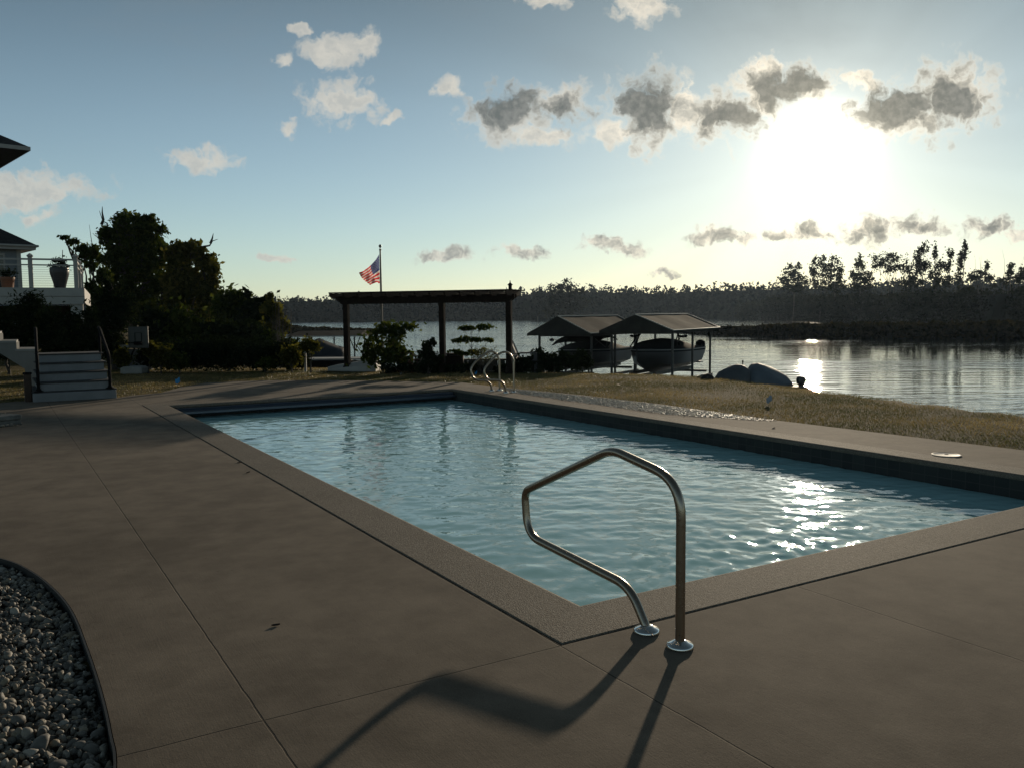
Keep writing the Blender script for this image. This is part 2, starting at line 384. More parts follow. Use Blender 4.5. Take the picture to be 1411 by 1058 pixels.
# ------------------------------------------------------------------ the pool frame: local x across, local y along
A_POOL = math.radians(31.18); PN = np.array([0.3688, 4.6218, 0.0]); PL, PW, CO = 12.80, 5.78, 0.41
PV = np.array([math.cos(A_POOL), math.sin(A_POOL), 0]); PU = np.array([-math.sin(A_POOL), math.cos(A_POOL), 0])
def pl(x, y, z=0.0): return PN + PV * x + PU * y + np.array([0, 0, z])
def to_pool(p): q = np.array(p, float) - PN; return np.array([np.dot(q, PV), np.dot(q, PU), q[2]])
def in_frame(o): o.location = Vector(PN); o.rotation_euler = (0, 0, A_POOL); return o
LAKE_Z, WATER_Z = -1.9, -0.235

# ================================================================== SETTING
def P2(px, py, z=0.0): return tuple(at_z(px, py, z)[:2])
far_edge = [P2(*q) for q in ((158, 548.5), (180, 544.6), (222, 541), (236, 537), (250, 533), (282, 527.6), (329, 525.4), (371, 524), (456, 523.7), (540, 525), (636, 527),
                             (700, 534.5), (800, 544), (913, 557), (1072, 579), (1240, 599.5), (1411, 620))]
e1, e0 = np.array(far_edge[-1]), np.array(far_edge[-3]); edir = (e1 - e0) / np.linalg.norm(e1 - e0)
right_end = [tuple(e1 + edir * 5), tuple(e1 + edir * 12)]
bed_edge = [P2(*q) for q in ((161, 1070), (155, 1010), (141, 950), (121, 890), (101, 842), (76, 811), (42, 785), (0, 768))]
bed_edge = [tuple(p) for p in smooth_path([np.array(p) for p in [(-.86, -2.0), (-.86, .5), (-1.0, 1.9)] + bed_edge + [(-4.3, 6.1), (-6.2, 6.6)]], 5)]
deck_poly = far_edge + right_end + [(9.0, -4.0), (-.86, -4.0)] + bed_edge + [(-9.5, 7.5), (-11.8, 12.5)] + [P2(20, 553)]
bed_poly = bed_edge + [(-7.5, 6.0), (-7.5, -2.0)]

land_brink = [P2(1411, 569, -.05), P2(1300, 556.5, -.05), P2(1200, 545, -.05), P2(1100, 532.5, -.05), P2(1040, 525.5, -.05), P2(980, 519, -.05), P2(900, 514.5, -.05), P2(740, 512, -.05)]
land_brink = [(12.0, -60.0), (12.0, 0.0), (10.6, 7.0)] + land_brink + [(-3, 27.4), (-9.0, 28.0), (-11.5, 34), (-17, 55), (-30, 100), (-60, 150), (-140, 190)]
land_poly = land_brink + [(-300, 190), (-300, -60)]

def seg_dist(X, Y, line):
    D = np.full(X.shape, 1e9)
    for (x0, y0), (x1, y1) in zip(line[:-1], line[1:]):
        dx, dy = x1 - x0, y1 - y0; t = np.clip(((X - x0) * dx + (Y - y0) * dy) / (dx * dx + dy * dy + 1e-9), 0, 1)
        D = np.minimum(D, np.hypot(X - x0 - t * dx, Y - y0 - t * dy))
    return D
def fnoise(X, Y, s, seed=0):
    r = np.random.default_rng(seed); Z = np.zeros(X.shape)
    for k in range(10):
        a = r.uniform(0, 2 * math.pi); f = s * r.uniform(.5, 2.2); Z += np.sin((X * math.cos(a) + Y * math.sin(a)) * f + r.uniform(0, 6.3))
    return Z / 10
def land_h(X, Y):
    X, Y = np.asarray(X, float), np.asarray(Y, float)
    ins = in_poly(X, Y, land_poly); d = seg_dist(X, Y, land_brink)
    h = -0.03 + 0.015 * fnoise(X, Y, 1.3, 3)
    h = np.where(ins, h - .05 * np.exp(-d / 1.5), -.08 - np.clip(d / 1.0, 0, 1) * 2.5)
    # the bank rises towards the house on the left
    rise = np.clip((-X - 13.5) / 10, 0, 1); h = h + np.where(ins, rise * .5 * np.clip((Y - 14) / 6, 0, 1), 0)
    return h

def grid(xs, ys):
    X, Y = np.meshgrid(xs, ys); nx, ny = len(xs), len(ys)
    i = np.arange(nx * ny).reshape(ny, nx)
    return X, Y, np.stack([i[:-1, :-1], i[:-1, 1:], i[1:, 1:], i[1:, :-1]], -1).reshape(-1, 4)

# lawn soil
m_soil, T = mat('dry_turf')
o = coord(T); n1 = T.noise(o, .5, 6.0, .65); n2 = T.noise(o, 9.0, 6.0, .7); n3 = T.noise(o, 60.0, 4.0, .7)
c = T.ramp(T.m('ADD', T.m('MULTIPLY', n1, .6), T.m('MULTIPLY', n2, .4)), [(0.36, (.055, .06, .022)), (0.5, (.14, .11, .05)), (0.64, (.22, .165, .085))])
c = T.mix(.5, c, T.ramp(n3, [(.35, (.3, .28, .22)), (.65, (1, 1, 1))]), 'MULTIPLY')
out(T, T.node('ShaderNodeBsdfPrincipled', {'Base Color': c, 'Roughness': .95, 'Specular IOR Level': .1, 'Normal': bump(T, T.m('ADD', n2, n3), .9, .05)}).outputs[0])
xs = np.concatenate([np.arange(-160, -24, 4.0), np.arange(-24, 14.01, .4)]); ys = np.concatenate([np.arange(-60, -6, 4.0), np.arange(-6, 40, .4), np.arange(40, 205, 4.0)])
X, Y, Fq = grid(xs, ys); H = land_h(X, Y)
ind = in_poly(X, Y, deck_poly); H = np.where(ind & (seg_dist(X, Y, deck_poly + deck_poly[:1]) > .25), -.14, H)
H = np.where(in_poly(X, Y, bed_poly), -.16, H)
pX = (X - PN[0]) * PV[0] + (Y - PN[1]) * PV[1]; pY = (X - PN[0]) * PU[0] + (Y - PN[1]) * PU[1]
H = np.where((pX > -.55) & (pX < PW + .55) & (pY > -.55) & (pY < PL + .55), -2.6, H)
tag(fast_mesh('lawn', np.stack([X, Y, H], -1).reshape(-1, 3), Fq, m_soil, smooth=True), kind='structure')

# pool deck with the pool cut out, joints in the pool's own frame
def tessel(outer, holes, z):
    loops = [[Vector((p[0], p[1], 0)) for p in outer]] + [[Vector((p[0], p[1], 0)) for p in h] for h in holes]
    V = [p for l in loops for p in l]; return [(p.x, p.y, z) for p in V], [tuple(t) for t in tessellate_polygon(loops)]
GAP = 0.014
hole = [(-CO - GAP, -CO - GAP), (PW + CO + GAP, -CO - GAP), (PW + CO + GAP, PL + CO + GAP), (-CO - GAP, PL + CO + GAP)]
dp = [tuple(to_pool((p[0], p[1], 0))[:2]) for p in deck_poly]
jA = np.mean([to_pool(at_z(*q))[0] for q in ((76, 575), (170, 702), (280, 862), (410, 1056))])
jD0, jD1 = to_pool(at_z(1112, 812)), to_pool(at_z(1405, 908))
JX = [jA, -CO - .02, (jD0[0] + jD1[0]) / 2 if abs(jD0[0] - jD1[0]) < .5 else jD0[0], PW + CO + 1.6]
JY = [-CO - .02, -CO - 3.4, 3.7, 8.1, PL + CO + .02]
m_deck = concrete('broom_finished_concrete', (.156, .124, .094), (.24, .194, .149), [jA, -CO - GAP - .006, jD0[0]], [-CO - GAP - .006, -CO - 3.0])
mb = MB(); V, Fc = tessel(dp, [hole], 0.0); mb.add(V, Fc)
for poly, zb in ((dp, -.13), (hole, -.05)):
    n = len(poly); mb.add([(x, y, 0.0) for x, y in poly] + [(x, y, zb) for x, y in poly], [(i, (i + 1) % n, n + (i + 1) % n, n + i) for i in range(n)])
tag(in_frame(mb.build('pool_deck', m_deck)), kind='structure')

# coping ring: exposed aggregate with a rounded nose
m_cop, T = mat('aggregate_coping'); o = coord(T)
vo = T.node('ShaderNodeTexVoronoi', {'Vector': o, 'Scale': 150.0}); vc = vo.outputs['Color']
c = T.mix(.55, T.ramp(T.noise(o, 1.6, 6.0, .6), [(.35, (.135, .112, .085)), (.65, (.20, .165, .13))]), T.ramp(T.node('ShaderNodeSeparateColor', {0: vc}).outputs[0], [(0, (.06, .048, .036)), (.55, (.16, .13, .10)), (1, (.32, .29, .25))]))
out(T, T.node('ShaderNodeBsdfPrincipled', {'Base Color': c, 'Roughness': .85, 'Specular IOR Level': .25, 'Normal': bump(T, T.m('ADD', vo.outputs['Distance'], T.noise(o, 70.0, 4.0)), .5, .005)}).outputs[0])
prof = [(CO, -.06), (CO, -.004), (CO - .006, .003), (.03, .003), (.008, -.004), (-.008, -.018), (-.012, -.034), (-.004, -.05), (.02, -.06)]
cs = [(0, 0, -1, -1), (PW, 0, 1, -1), (PW, PL, 1, 1), (0, PL, -1, 1)]
rings = [[(x + sx * k, y + sy * k, z) for k, z in prof] for x, y, sx, sy in cs]
mb = MB(); mb.loft(rings + [rings[0]], closed=True, caps=False); tag(in_frame(mb.build('coping', m_cop)), kind='structure')

# basin
m_ba, T = mat('pool_plaster'); o = coord(T)
c = T.ramp(T.noise(o, 2.0, 4.0), [(.3, (.20, .58, .66)), (.7, (.25, .64, .71))])
z = T.node('ShaderNodeSeparateXYZ', {0: o}).outputs[2]
shaded_tile = T.node('ShaderNodeTexBrick', {'Vector': T.v('MULTIPLY', T.node('ShaderNodeCombineXYZ', {0: T.m('ADD', T.node('ShaderNodeSeparateXYZ', {0: o}).outputs[0], T.node('ShaderNodeSeparateXYZ', {0: o}).outputs[1]), 1: z, 2: 0.0}).outputs[0], (1, 1, 1)),
      'Color1': (.034, .038, .038, 1), 'Color2': (.05, .054, .052, 1), 'Mortar': (.075, .075, .07, 1), 'Scale': 1.0, 'Mortar Size': .004, 'Brick Width': .15, 'Row Height': .15}, offset=0.0)
c = T.mix(T.step(z, -.345, -.335), c, shaded_tile.outputs[0])  # wall above the water: its shade is put into the dark colour
out(T, T.node('ShaderNodeBsdfPrincipled', {'Base Color': c, 'Roughness': .7, 'Specular IOR Level': .15}).outputs[0])
mb = MB(); rect = [(0, 0), (PW, 0), (PW, PL), (0, PL)]
zs = [-.045, -.34, -1.1]
for a, b in zip(zs[:-1], zs[1:]): mb.add([(x, y, a) for x, y in rect] + [(x, y, b) for x, y in rect], [(i, (i + 1) % 4, 4 + (i + 1) % 4, 4 + i) for i in range(4)])
mb.add([(0, 0, -1.1), (PW, 0, -1.1), (PW, PL * .45, -1.3), (0, PL * .45, -1.3), (PW, PL, -2.3), (0, PL, -2.3)], [(0, 1, 2, 3), (3, 2, 4, 5)])
mb.add([(0, 0, -1.1), (0, PL * .45, -1.3), (0, PL, -2.3), (0, PL, -1.1)], [(0, 1, 2, 3)]); mb.add([(PW, 0, -1.1), (PW, PL * .45, -1.3), (PW, PL, -2.3), (PW, PL, -1.1)], [(0, 1, 2, 3)])
mb.add([(0, PL, -1.1), (PW, PL, -1.1), (PW, PL, -2.3), (0, PL, -2.3)], [(0, 1, 2, 3)])
tag(in_frame(mb.build('pool_basin', m_ba)), kind='structure')

# pool water: real waves
m_pw, T = mat('pool_water'); o = coord(T)
nb = bump(T, T.noise(T.v('MULTIPLY', o, (1, 1, 0)), 9.0, 3.0, .5), .10, .03)
fr = T.node('ShaderNodeFresnel', {'IOR': 1.333, 'Normal': nb})
gl = T.node('ShaderNodeBsdfGlossy', {'Color': (1, 1, 1, 1), 'Roughness': .02, 'Normal': nb})
tr0 = T.node('ShaderNodeBsdfTransparent', {0: (.86, .97, .98, 1)})
up_n = T.node('ShaderNodeCombineXYZ', {0: 0.0, 1: 0.0, 2: 1.0}).outputs[0]
sc_ = T.node('ShaderNodeBsdfDiffuse', {0: (.46, .81, .85, 1), 'Normal': up_n})      # light scattered back by the water body
tr = T.node('ShaderNodeMixShader', {0: .8, 1: tr0.outputs[0], 2: sc_.outputs[0]})
out(T, T.node('ShaderNodeMixShader', {0: fr.outputs[0], 1: tr.outputs[0], 2: gl.outputs[0]}).outputs[0])
X, Y, Fq = grid(np.arange(0, PW + .02, .026), np.arange(0, PL + .02, .026)); X = np.minimum(X, PW); Y = np.minimum(Y, PL); r = np.random.default_rng(11); Z = np.zeros(X.shape)
for k in range(80):
    lam = .105 * (6.0 ** r.uniform(0, 1)); a = r.normal(.75, .85); sl_ = .0103 * (lam / .5) ** -.1
    f = 2 * math.pi / lam; env = .6 + .4 * np.sin(X * r.uniform(.2, .9) + Y * r.uniform(.2, .9) + r.uniform(0, 6))
    Z += env * sl_ / f * np.sin(f * (X * math.cos(a) + Y * math.sin(a)) + r.uniform(0, 6.3) + .6 * np.sin(X * .8 + r.uniform(0, 6)) + .6 * np.sin(Y * .7 + r.uniform(0, 6)))
jet = np.exp(-((X - 2.4) ** 2 / 2.2 + (Y - .75) ** 2 / .5)); rr = np.hypot(X - 1.5, Y - .1)
for k in range(26):
    lam = r.uniform(.09, .3); a = r.uniform(0, 6.3); f = 2 * math.pi / lam
    Z += jet * .036 / f * np.sin(f * (X * math.cos(a) + Y * math.sin(a)) + r.uniform(0, 6.3))
tag(in_frame(fast_mesh('pool_water', np.stack([X, Y, Z + WATER_Z], -1).reshape(-1, 3), Fq, m_pw, smooth=True)), kind='structure')

# lake
m_lake = water('lake_water', (.018, .03, .032, 1), None, .55, (.45, 1.5, 1), .5, .16, patch=(.05, .25), transparent=False, rough=.03)
mb = MB(); mb.lathe((0, 0, 0), [(640, LAKE_Z), (.01, LAKE_Z)], 96, caps=False); tag(mb.build('lake_water', m_lake), kind='structure')

# gravel bed at the lower left
m_bed = simple('gravel_base', (.03, .03, .028), .9, .4, 20)
mb = MB(); V, Fc = tessel(bed_poly, [], -.085); mb.add(V, Fc); tag(mb.build('gravel_bed', m_bed), kind='structure')
m_edge = simple('black_edging', (.02, .02, .02), .6, .2)
mb = MB(); bl = [np.array([p[0], p[1], 0]) for p in bed_edge]
for a, b in zip(bl[:-1], bl[1:]):
    t = (b - a) / np.linalg.norm(b - a); nn = np.array([-t[1], t[0], 0]); 
    mb.bar(a + nn * .008 + (0, 0, -.052), b + nn * .008 + (0, 0, -.052), .009, .108)
tag(mb.build('garden_edging', m_edge), 'thin black edging strip curving round the river pebble bed', 'edging')

def pebble_field(name, pts, size, m, rng, flat=.6):
    """one mesh of many pebbles: distorted low spheres"""
    import bmesh
    bm = bmesh.new(); bmesh.ops.create_icosphere(bm, subdivisions=2, radius=1.0)
    base = np.array([v.co for v in bm.verts]); bm.verts.ensure_lookup_table(); fc = np.array([[v.index for v in f.verts] for f in bm.faces]); bm.free()
    kinds = []
    for k in range(14):
        q = base * rng.uniform(.7, 1.25, 3); q = q + .22 * np.sin(base @ rng.normal(size=(3, 3)) * 1.8 + rng.uniform(0, 6, 3)); kinds.append(q)
    n = len(pts); kk = rng.integers(0, 14, n); B = np.stack(kinds)[kk]
    s = size * np.exp(rng.normal(0, .36, n)); B = B * (s[:, None] * np.stack([np.ones(n), rng.uniform(.6, .95, n), rng.uniform(.45, .75, n) * flat / .6], 1))[:, None, :]
    q = rng.normal(size=(n, 4)) * np.array([1.0, .45, .45, 1.0]); q /= np.linalg.norm(q, axis=1)[:, None]; w, x, y, z = q.T
    Rm = np.stack([1 - 2 * (y * y + z * z), 2 * (x * y - z * w), 2 * (x * z + y * w), 2 * (x * y + z * w), 1 - 2 * (x * x + z * z), 2 * (y * z - x * w), 2 * (x * z - y * w), 2 * (y * z + x * w), 1 - 2 * (x * x + y * y)], 1).reshape(n, 3, 3)
    V = np.einsum('nij,nkj->nki', Rm, B) + pts[:, None, :]
    Fx = (fc[None] + (np.arange(n) * len(base))[:, None, None]).reshape(-1, 3)
    return fast_mesh(name, V.reshape(-1, 3), Fx, m, smooth=True)
m_peb, T = mat('river_pebbles'); o = coord(T); rnd = T.node('ShaderNodeNewGeometry').outputs['Random Per Island']
c = T.ramp(rnd, [(0, (.08, .074, .066)), (.3, (.15, .138, .122)), (.55, (.22, .20, .17)), (.75, (.28, .225, .155)), (.9, (.31, .285, .245)), (1, (.42, .39, .34))])
c = T.mix(.45, c, T.ramp(T.noise(o, 60.0, 5.0, .65), [(.3, (.45, .43, .4)), (.7, (1, 1, 1))]), 'MULTIPLY')
out(T, T.node('ShaderNodeBsdfPrincipled', {'Base Color': c, 'Roughness': .62, 'Specular IOR Level': .35, 'Normal': bump(T, T.noise(o, 200.0, 3.0), .2, .003)}).outputs[0])
n = 62000; pts = np.stack([RNG.uniform(-4.6, -.86, n), RNG.uniform(1.6, 6.4, n), RNG.uniform(-.08, -.028, n)], 1)
ok = in_poly(pts[:, 0], pts[:, 1], bed_poly) & (seg_dist(pts[:, 0], pts[:, 1], bed_edge) > .022) & (pts[:, 0] > -.70 * pts[:, 1]); pts = pts[ok]
tag(pebble_field('pebbles', pts, .0135, m_peb, np.random.default_rng(5)), kind='stuff')

# pale flat chips scattered along the far right edge of the deck
strip = [P2(*q) for q in ((690, 534), (800, 544.5), (913, 557.5), (1072, 579.5), (1050, 580), (959, 575), (913, 571), (800, 555), (730, 545), (700, 540))]
sx = np.array(strip); n = 150000
pts = np.stack([RNG.uniform(sx[:, 0].min(), sx[:, 0].max(), n), RNG.uniform(sx[:, 1].min(), sx[:, 1].max(), n), RNG.uniform(.002, .012, n)], 1)
pts = pts[in_poly(pts[:, 0], pts[:, 1], strip)]; ds = seg_dist(pts[:, 0], pts[:, 1], strip + strip[:1]); pts = pts[RNG.uniform(0, 1, len(pts)) < .12 + ds / .25 + .5 * fnoise(pts[:, 0], pts[:, 1], 5.0, 44)]
m_chip, T = mat('pale_flat_chips'); rnd = T.node('ShaderNodeNewGeometry').outputs['Random Per Island']
out(T, T.node('ShaderNodeBsdfPrincipled', {'Base Color': T.ramp(rnd, [(0, (.36, .32, .26)), (.5, (.62, .57, .49)), (1, (.85, .80, .70))]), 'Roughness': .5, 'Specular IOR Level': .4}).outputs[0])
rg_ = np.random.default_rng(3); k = len(pts); nz = np.stack([rg_.normal(0, .22, k), rg_.normal(0, .22, k), np.ones(k)], 1); nz /= np.linalg.norm(nz, axis=1)[:, None]
ua = np.cross(nz, rg_.normal(size=(k, 3))); ua /= np.linalg.norm(ua, axis=1)[:, None]; ub = np.cross(nz, ua); sz = .011 * rg_.uniform(.6, 1.5, (k, 1))
V = np.stack([pts - ua * sz, pts + ub * sz * .8, pts + ua * sz, pts - ub * sz * .8], 1).reshape(-1, 3)
tag(fast_mesh('flat_chips', V, np.arange(4 * k).reshape(-1, 4), m_chip), kind='stuff')

# grass: one mesh of blades over the visible lawn
def blades(name, n, xr, yr, size, m, rng, keep=None, dens=None):
    P = np.stack([rng.uniform(*xr, n), rng.uniform(*yr, n)], 1); X, Y = P.T
    ok = in_poly(X, Y, land_poly) & ~in_poly(X, Y, deck_poly) & ~in_poly(X, Y, bed_poly)
    if keep is not None: ok &= keep(X, Y)
    X, Y = X[ok], Y[ok]; f = .5 + 1.1 * fnoise(X, Y, 1.8, 8) + .7 * fnoise(X, Y, .7, 18); ok = rng.uniform(0, 1, len(X)) < np.clip(f + .35, .15, 1); X, Y = X[ok], Y[ok]
    Z = land_h(X, Y); k = len(X); h = size * rng.uniform(.5, 1.5, k); a = rng.uniform(0, 6.28, k); w = size * .16 * rng.uniform(.7, 1.4, k)
    dx, dy = np.cos(a) * w, np.sin(a) * w; lx, ly = rng.normal(0, .5, (2, k)) * h
    V = np.stack([np.stack([X - dx, Y - dy, Z], 1), np.stack([X + dx, Y + dy, Z], 1), np.stack([X + lx, Y + ly, Z + h], 1)], 1).reshape(-1, 3)
    return fast_mesh(name, V, np.arange(3 * k).reshape(-1, 3), m)
m_blade, T = mat('grass_blades'); rnd = T.node('ShaderNodeNewGeometry').outputs['Random Per Island']; o = coord(T)
g = T.step(T.m('ADD', T.noise(o, .45, 4.0, .6), T.m('MULTIPLY', rnd, .25)), .5, .72)
c = T.mix(g, T.ramp(rnd, [(0, (.20, .14, .05)), (.5, (.42, .31, .12)), (1, (.70, .56, .30))]), T.ramp(rnd, [(0, (.05, .06, .015)), (1, (.13, .13, .04))]))
out(T, T.node('ShaderNodeMixShader', {0: .42, 1: T.node('ShaderNodeBsdfPrincipled', {'Base Color': c, 'Roughness': .45, 'Specular IOR Level': .4}).outputs[0], 2: T.node('ShaderNodeBsdfTranslucent', {0: c}).outputs[0]}).outputs[0])
tag(blades('grass', 520000, (-15, 11), (6, 29), .027, m_blade, np.random.default_rng(21)), kind='stuff')

# far wooded shores: many crowns read as one mass
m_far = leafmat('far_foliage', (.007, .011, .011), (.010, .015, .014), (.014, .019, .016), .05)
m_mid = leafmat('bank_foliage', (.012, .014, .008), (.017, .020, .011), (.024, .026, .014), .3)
m_core = simple('light_block_core', (.012, .016, .01), 1.0, .3, .05)  # for the added light-blocking cores inside the woods
def forest(name, spine, h_fn, spacing, width, cards, size, m, rng, rows=3, core=.72):
    S = np.array(spine, float); seg = np.linalg.norm(np.diff(S, axis=0), axis=1); cum = np.concatenate([[0], np.cumsum(seg)]); L = cum[-1]; pts = []
    for r_ in range(rows):
        for s in np.arange(0, L, spacing):
            s = s + rng.uniform(-.5, .5) * spacing; x = np.interp(s, cum, S[:, 0]); y = np.interp(s, cum, S[:, 1]); i = min(np.searchsorted(cum, s, 'right') - 1, len(S) - 2); i = max(i, 0)
            t = (S[i + 1] - S[i]) / seg[i]; off = (r_ - (rows - 1) / 2) * width / max(rows - 1, 1) + rng.normal(0, width * .08)
            h = h_fn(s / L) * rng.uniform(.84, 1.07); pts.append((x - t[1] * off, y + t[0] * off, h))
    P = []
    for x, y, h in pts:
        n = int(cards * rng.uniform(.7, 1.3)); rx = spacing * rng.uniform(.5, .95)
        d = rng.normal(size=(n, 3)); d /= np.linalg.norm(d, axis=1)[:, None]; d *= rng.uniform(.55, 1.05, (n, 1))
        k = rng.uniform(.3, .5); P.append(np.array([x, y, LAKE_Z + h * (1 - k)]) + d * np.array([rx, rx, h * k]))
        n2 = n // 2; P.append(np.stack([x + rng.normal(0, rx * .6, n2), y + rng.normal(0, rx * .6, n2), LAKE_Z + h * rng.uniform(.0, .6, n2)], 1))
    V, Fq = leaf_quads(np.vstack(P), size, rng, .7); ob = tag(fast_mesh(name, V, Fq, m), kind='stuff')
    # solid dark core added inside the wood to block light
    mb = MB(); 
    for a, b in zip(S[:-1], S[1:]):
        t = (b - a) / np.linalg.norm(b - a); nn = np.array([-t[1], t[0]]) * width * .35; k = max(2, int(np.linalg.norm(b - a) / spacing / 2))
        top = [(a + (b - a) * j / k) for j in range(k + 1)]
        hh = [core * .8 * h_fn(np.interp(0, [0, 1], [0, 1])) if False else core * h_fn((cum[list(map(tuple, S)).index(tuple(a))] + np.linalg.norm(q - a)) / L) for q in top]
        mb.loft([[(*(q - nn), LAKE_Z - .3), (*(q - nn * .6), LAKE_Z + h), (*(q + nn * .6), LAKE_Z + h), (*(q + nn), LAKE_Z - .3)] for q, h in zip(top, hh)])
    return ob, mb
def arc(R, a0, a1, n): return [(R * math.sin(math.radians(a)), R * math.cos(math.radians(a))) for a in np.linspace(a0, a1, n)]
far_sp = arc(582, -62, 62, 26)
def far_h(t):
    px = np.interp(t, [0, 1], [-62, 62]); return float(np.interp(px, [-62, -17, -13, -9, -5, -1, 1, 5, 9, 13, 16, 20, 62], [22, 17, 16, 19, 18.5, 18.5, 21, 23, 20.5, 22, 22.5, 23, 25]))
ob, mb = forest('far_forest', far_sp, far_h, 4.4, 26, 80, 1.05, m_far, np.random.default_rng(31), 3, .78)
mb.build('far_forest_light_block', m_core, ob)
# wooded point on the right: undergrowth along the bank, single trees are added further down
bank_sp = [at_y(1045, 0, 450)[:2], at_y(1120, 0, 390)[:2], at_y(1200, 0, 290)[:2], at_y(1300, 0, 235)[:2], at_y(1411, 0, 190)[:2], (150, 150), (210, 95), (260, 20)]
bank_sp = [tuple(map(float, p)) for p in bank_sp]
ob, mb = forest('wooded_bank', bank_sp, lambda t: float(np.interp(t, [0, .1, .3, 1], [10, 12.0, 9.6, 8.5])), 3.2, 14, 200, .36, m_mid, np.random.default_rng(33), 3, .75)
mb.build('wooded_bank_light_block', m_core, ob)
marsh_sp = [tuple(map(float, at_y(px, 0, y)[:2])) for px, y in ((972, 150), (1020, 140), (1070, 128), (1130, 120), (1200, 114), (1300, 110), (1411, 106), (1650, 100), (2400, 80))]
m_reed = leafmat('reed_leaves', (.012, .012, .006), (.022, .020, .010), (.038, .032, .015), .3)
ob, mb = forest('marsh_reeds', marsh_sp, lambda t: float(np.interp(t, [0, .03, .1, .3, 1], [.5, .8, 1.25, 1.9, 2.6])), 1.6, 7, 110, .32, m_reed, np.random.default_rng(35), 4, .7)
mb.build('marsh_light_block', m_core, ob)
spit_sp = [tuple(map(float, at_y(px, 0, y)[:2])) for px, y in ((300, 190), (400, 178), (470, 174), (512, 172))]
ob, mb = forest('reed_spit', spit_sp, lambda t: float(np.interp(t, [0, .6, 1], [2.4, 1.3, .8])), 1.6, 6, 60, .3, m_reed, np.random.default_rng(36), 3, .6)
mb.build('reed_spit_light_block', m_core, ob)

# ================================================================== THINGS
m_steel, T = mat('brushed_stainless_steel'); o = coord(T)
out(T, T.node('ShaderNodeBsdfPrincipled', {'Base Color': (.36, .305, .245, 1), 'Metallic': 1.0, 'Roughness': T.m('ADD', .2, T.m('MULTIPLY', T.noise(o, 40.0, 5.0), .18)), 'Normal': bump(T, T.noise(T.v('MULTIPLY', o, (1, 1, .15)), 260.0, 3.0), .08, .002)}).outputs[0])
m_chrome, T = mat('polished_chrome')
out(T, T.node('ShaderNodeBsdfPrincipled', {'Base Color': (.75, .75, .74, 1), 'Metallic': 1.0, 'Roughness': .16}).outputs[0])
m_white = simple('white_painted_trim', (.36, .345, .325), .55, .08, 3, bmp=.05)
m_dimwhite = simple('weathered_white_board', (.30, .30, .29), .7, .15, 4, bmp=.1)
m_black = simple('black_powder_coat', (.008, .008, .009), .8, .2, 10, spec=.1)
m_wood = simple('dark_stained_timber', (.018, .012, .009), .85, .35, 9, bmp=.3, spec=.15)
m_shingle, T = mat('dark_roof_shingles'); o = coord(T)
br = T.node('ShaderNodeTexBrick', {'Vector': T.v('MULTIPLY', o, (1, 1, 1)), 'Color1': (.022, .023, .026, 1), 'Color2': (.04, .04, .043, 1), 'Mortar': (.01, .01, .01, 1), 'Scale': 1.0, 'Brick Width': .33, 'Row Height': .14, 'Mortar Size': .01})
out(T, T.node('ShaderNodeBsdfPrincipled', {'Base Color': T.mix(.5, br.outputs[0], T.ramp(T.noise(o, 5.0, 5.0), [(.3, (.5, .5, .5)), (.7, (1, 1, 1))]), 'MULTIPLY'), 'Roughness': .9}).outputs[0])
m_glass, T = mat('window_glass')
out(T, T.node('ShaderNodeBsdfPrincipled', {'Base Color': (.02, .025, .03, 1), 'Roughness': .05, 'Specular IOR Level': .6}).outputs[0])

# ---- the big handrail in front
def tube_thing(name, paths, rad, plates, label, cat, group, base, prad, m=m_steel, n=20, pm=None):
    t = empty(name, base, label, cat, group)
    for pth in paths:
        mb = MB(); mb.tube(pth, rad, n); mb.build('rail', m, t, smooth=True)
    for q in plates:
        mb = MB(); mb.lathe(q, [(prad, 0.003), (prad, .010), (prad * .93, .018), (prad * .62, .026), (rad * 1.25, .034), (rad * 1.05, .036)], 32)
        mb.build('escutcheon_plate', pm or m_chrome, t, smooth=True)
    return t
b1, b2 = at_z(937, 891), at_z(891, 870)
d = (b2 - b1) / np.linalg.norm(b2 - b1); nrm = np.array([-d[1], d[0], 0])
def rp(px, py): return on_plane(px, py, b1, nrm)
pts = [b1 + (0, 0, -.05), rp(941.5, 664), rp(843, 619), rp(723, 676), rp(727, 737), rp(868, 808), b2 + (0, 0, .02), b2 + (0, 0, -.05)]
pts[1][:2] = b1[:2]
path = rounded(pts, [.18, .085, .06, .13, .16, .03], 9)
tube_thing('pool_handrail', [path], .0235, [b1, b2], 'large stainless steel handrail bent over the near corner of the pool', 'handrail', None, b1, .066)

# ---- the pair of ladder rails at the far side
def ladder_rail(base_px, foot_px, pix, label):
    b, f = at_z(*base_px), at_z(*foot_px); nn = np.array([-PV[1], PV[0], 0])
    q = [on_plane(*p, b, nn) for p in pix]; f = b - PV * .42
    pts = [b + (0, 0, -.05), b + (0, 0, .55)] + q
    path = smooth_path([b + (0, 0, -.05), b + (0, 0, .3), b + (0, 0, .58)] + q, 7)
    tube_thing('ladder_rail', [path], .022, [b, q[-1] * np.array([1, 1, 0])], label, 'ladder rail', 'rails of the pool ladder', b, .055, n=14)
ladder_rail((708, 540.5), (697, 541), [(707.5, 497), (703, 488.5), (695.5, 485), (686, 489), (673, 501), (667.5, 510), (669, 518), (674.5, 523), (683, 523.5), (690, 525), (695, 531), (697, 541)], 'nearer of the two curved steel ladder rails at the far side of the pool')
ladder_rail((688.5, 538), (677, 539), [(687.8, 498), (685, 489), (678, 484.5), (670, 487), (656, 498), (649.5, 508), (650.5, 517), (656, 523), (664, 523.8), (671, 525), (676, 530), (677.5, 539)], 'farther of the two curved steel ladder rails at the far side of the pool')

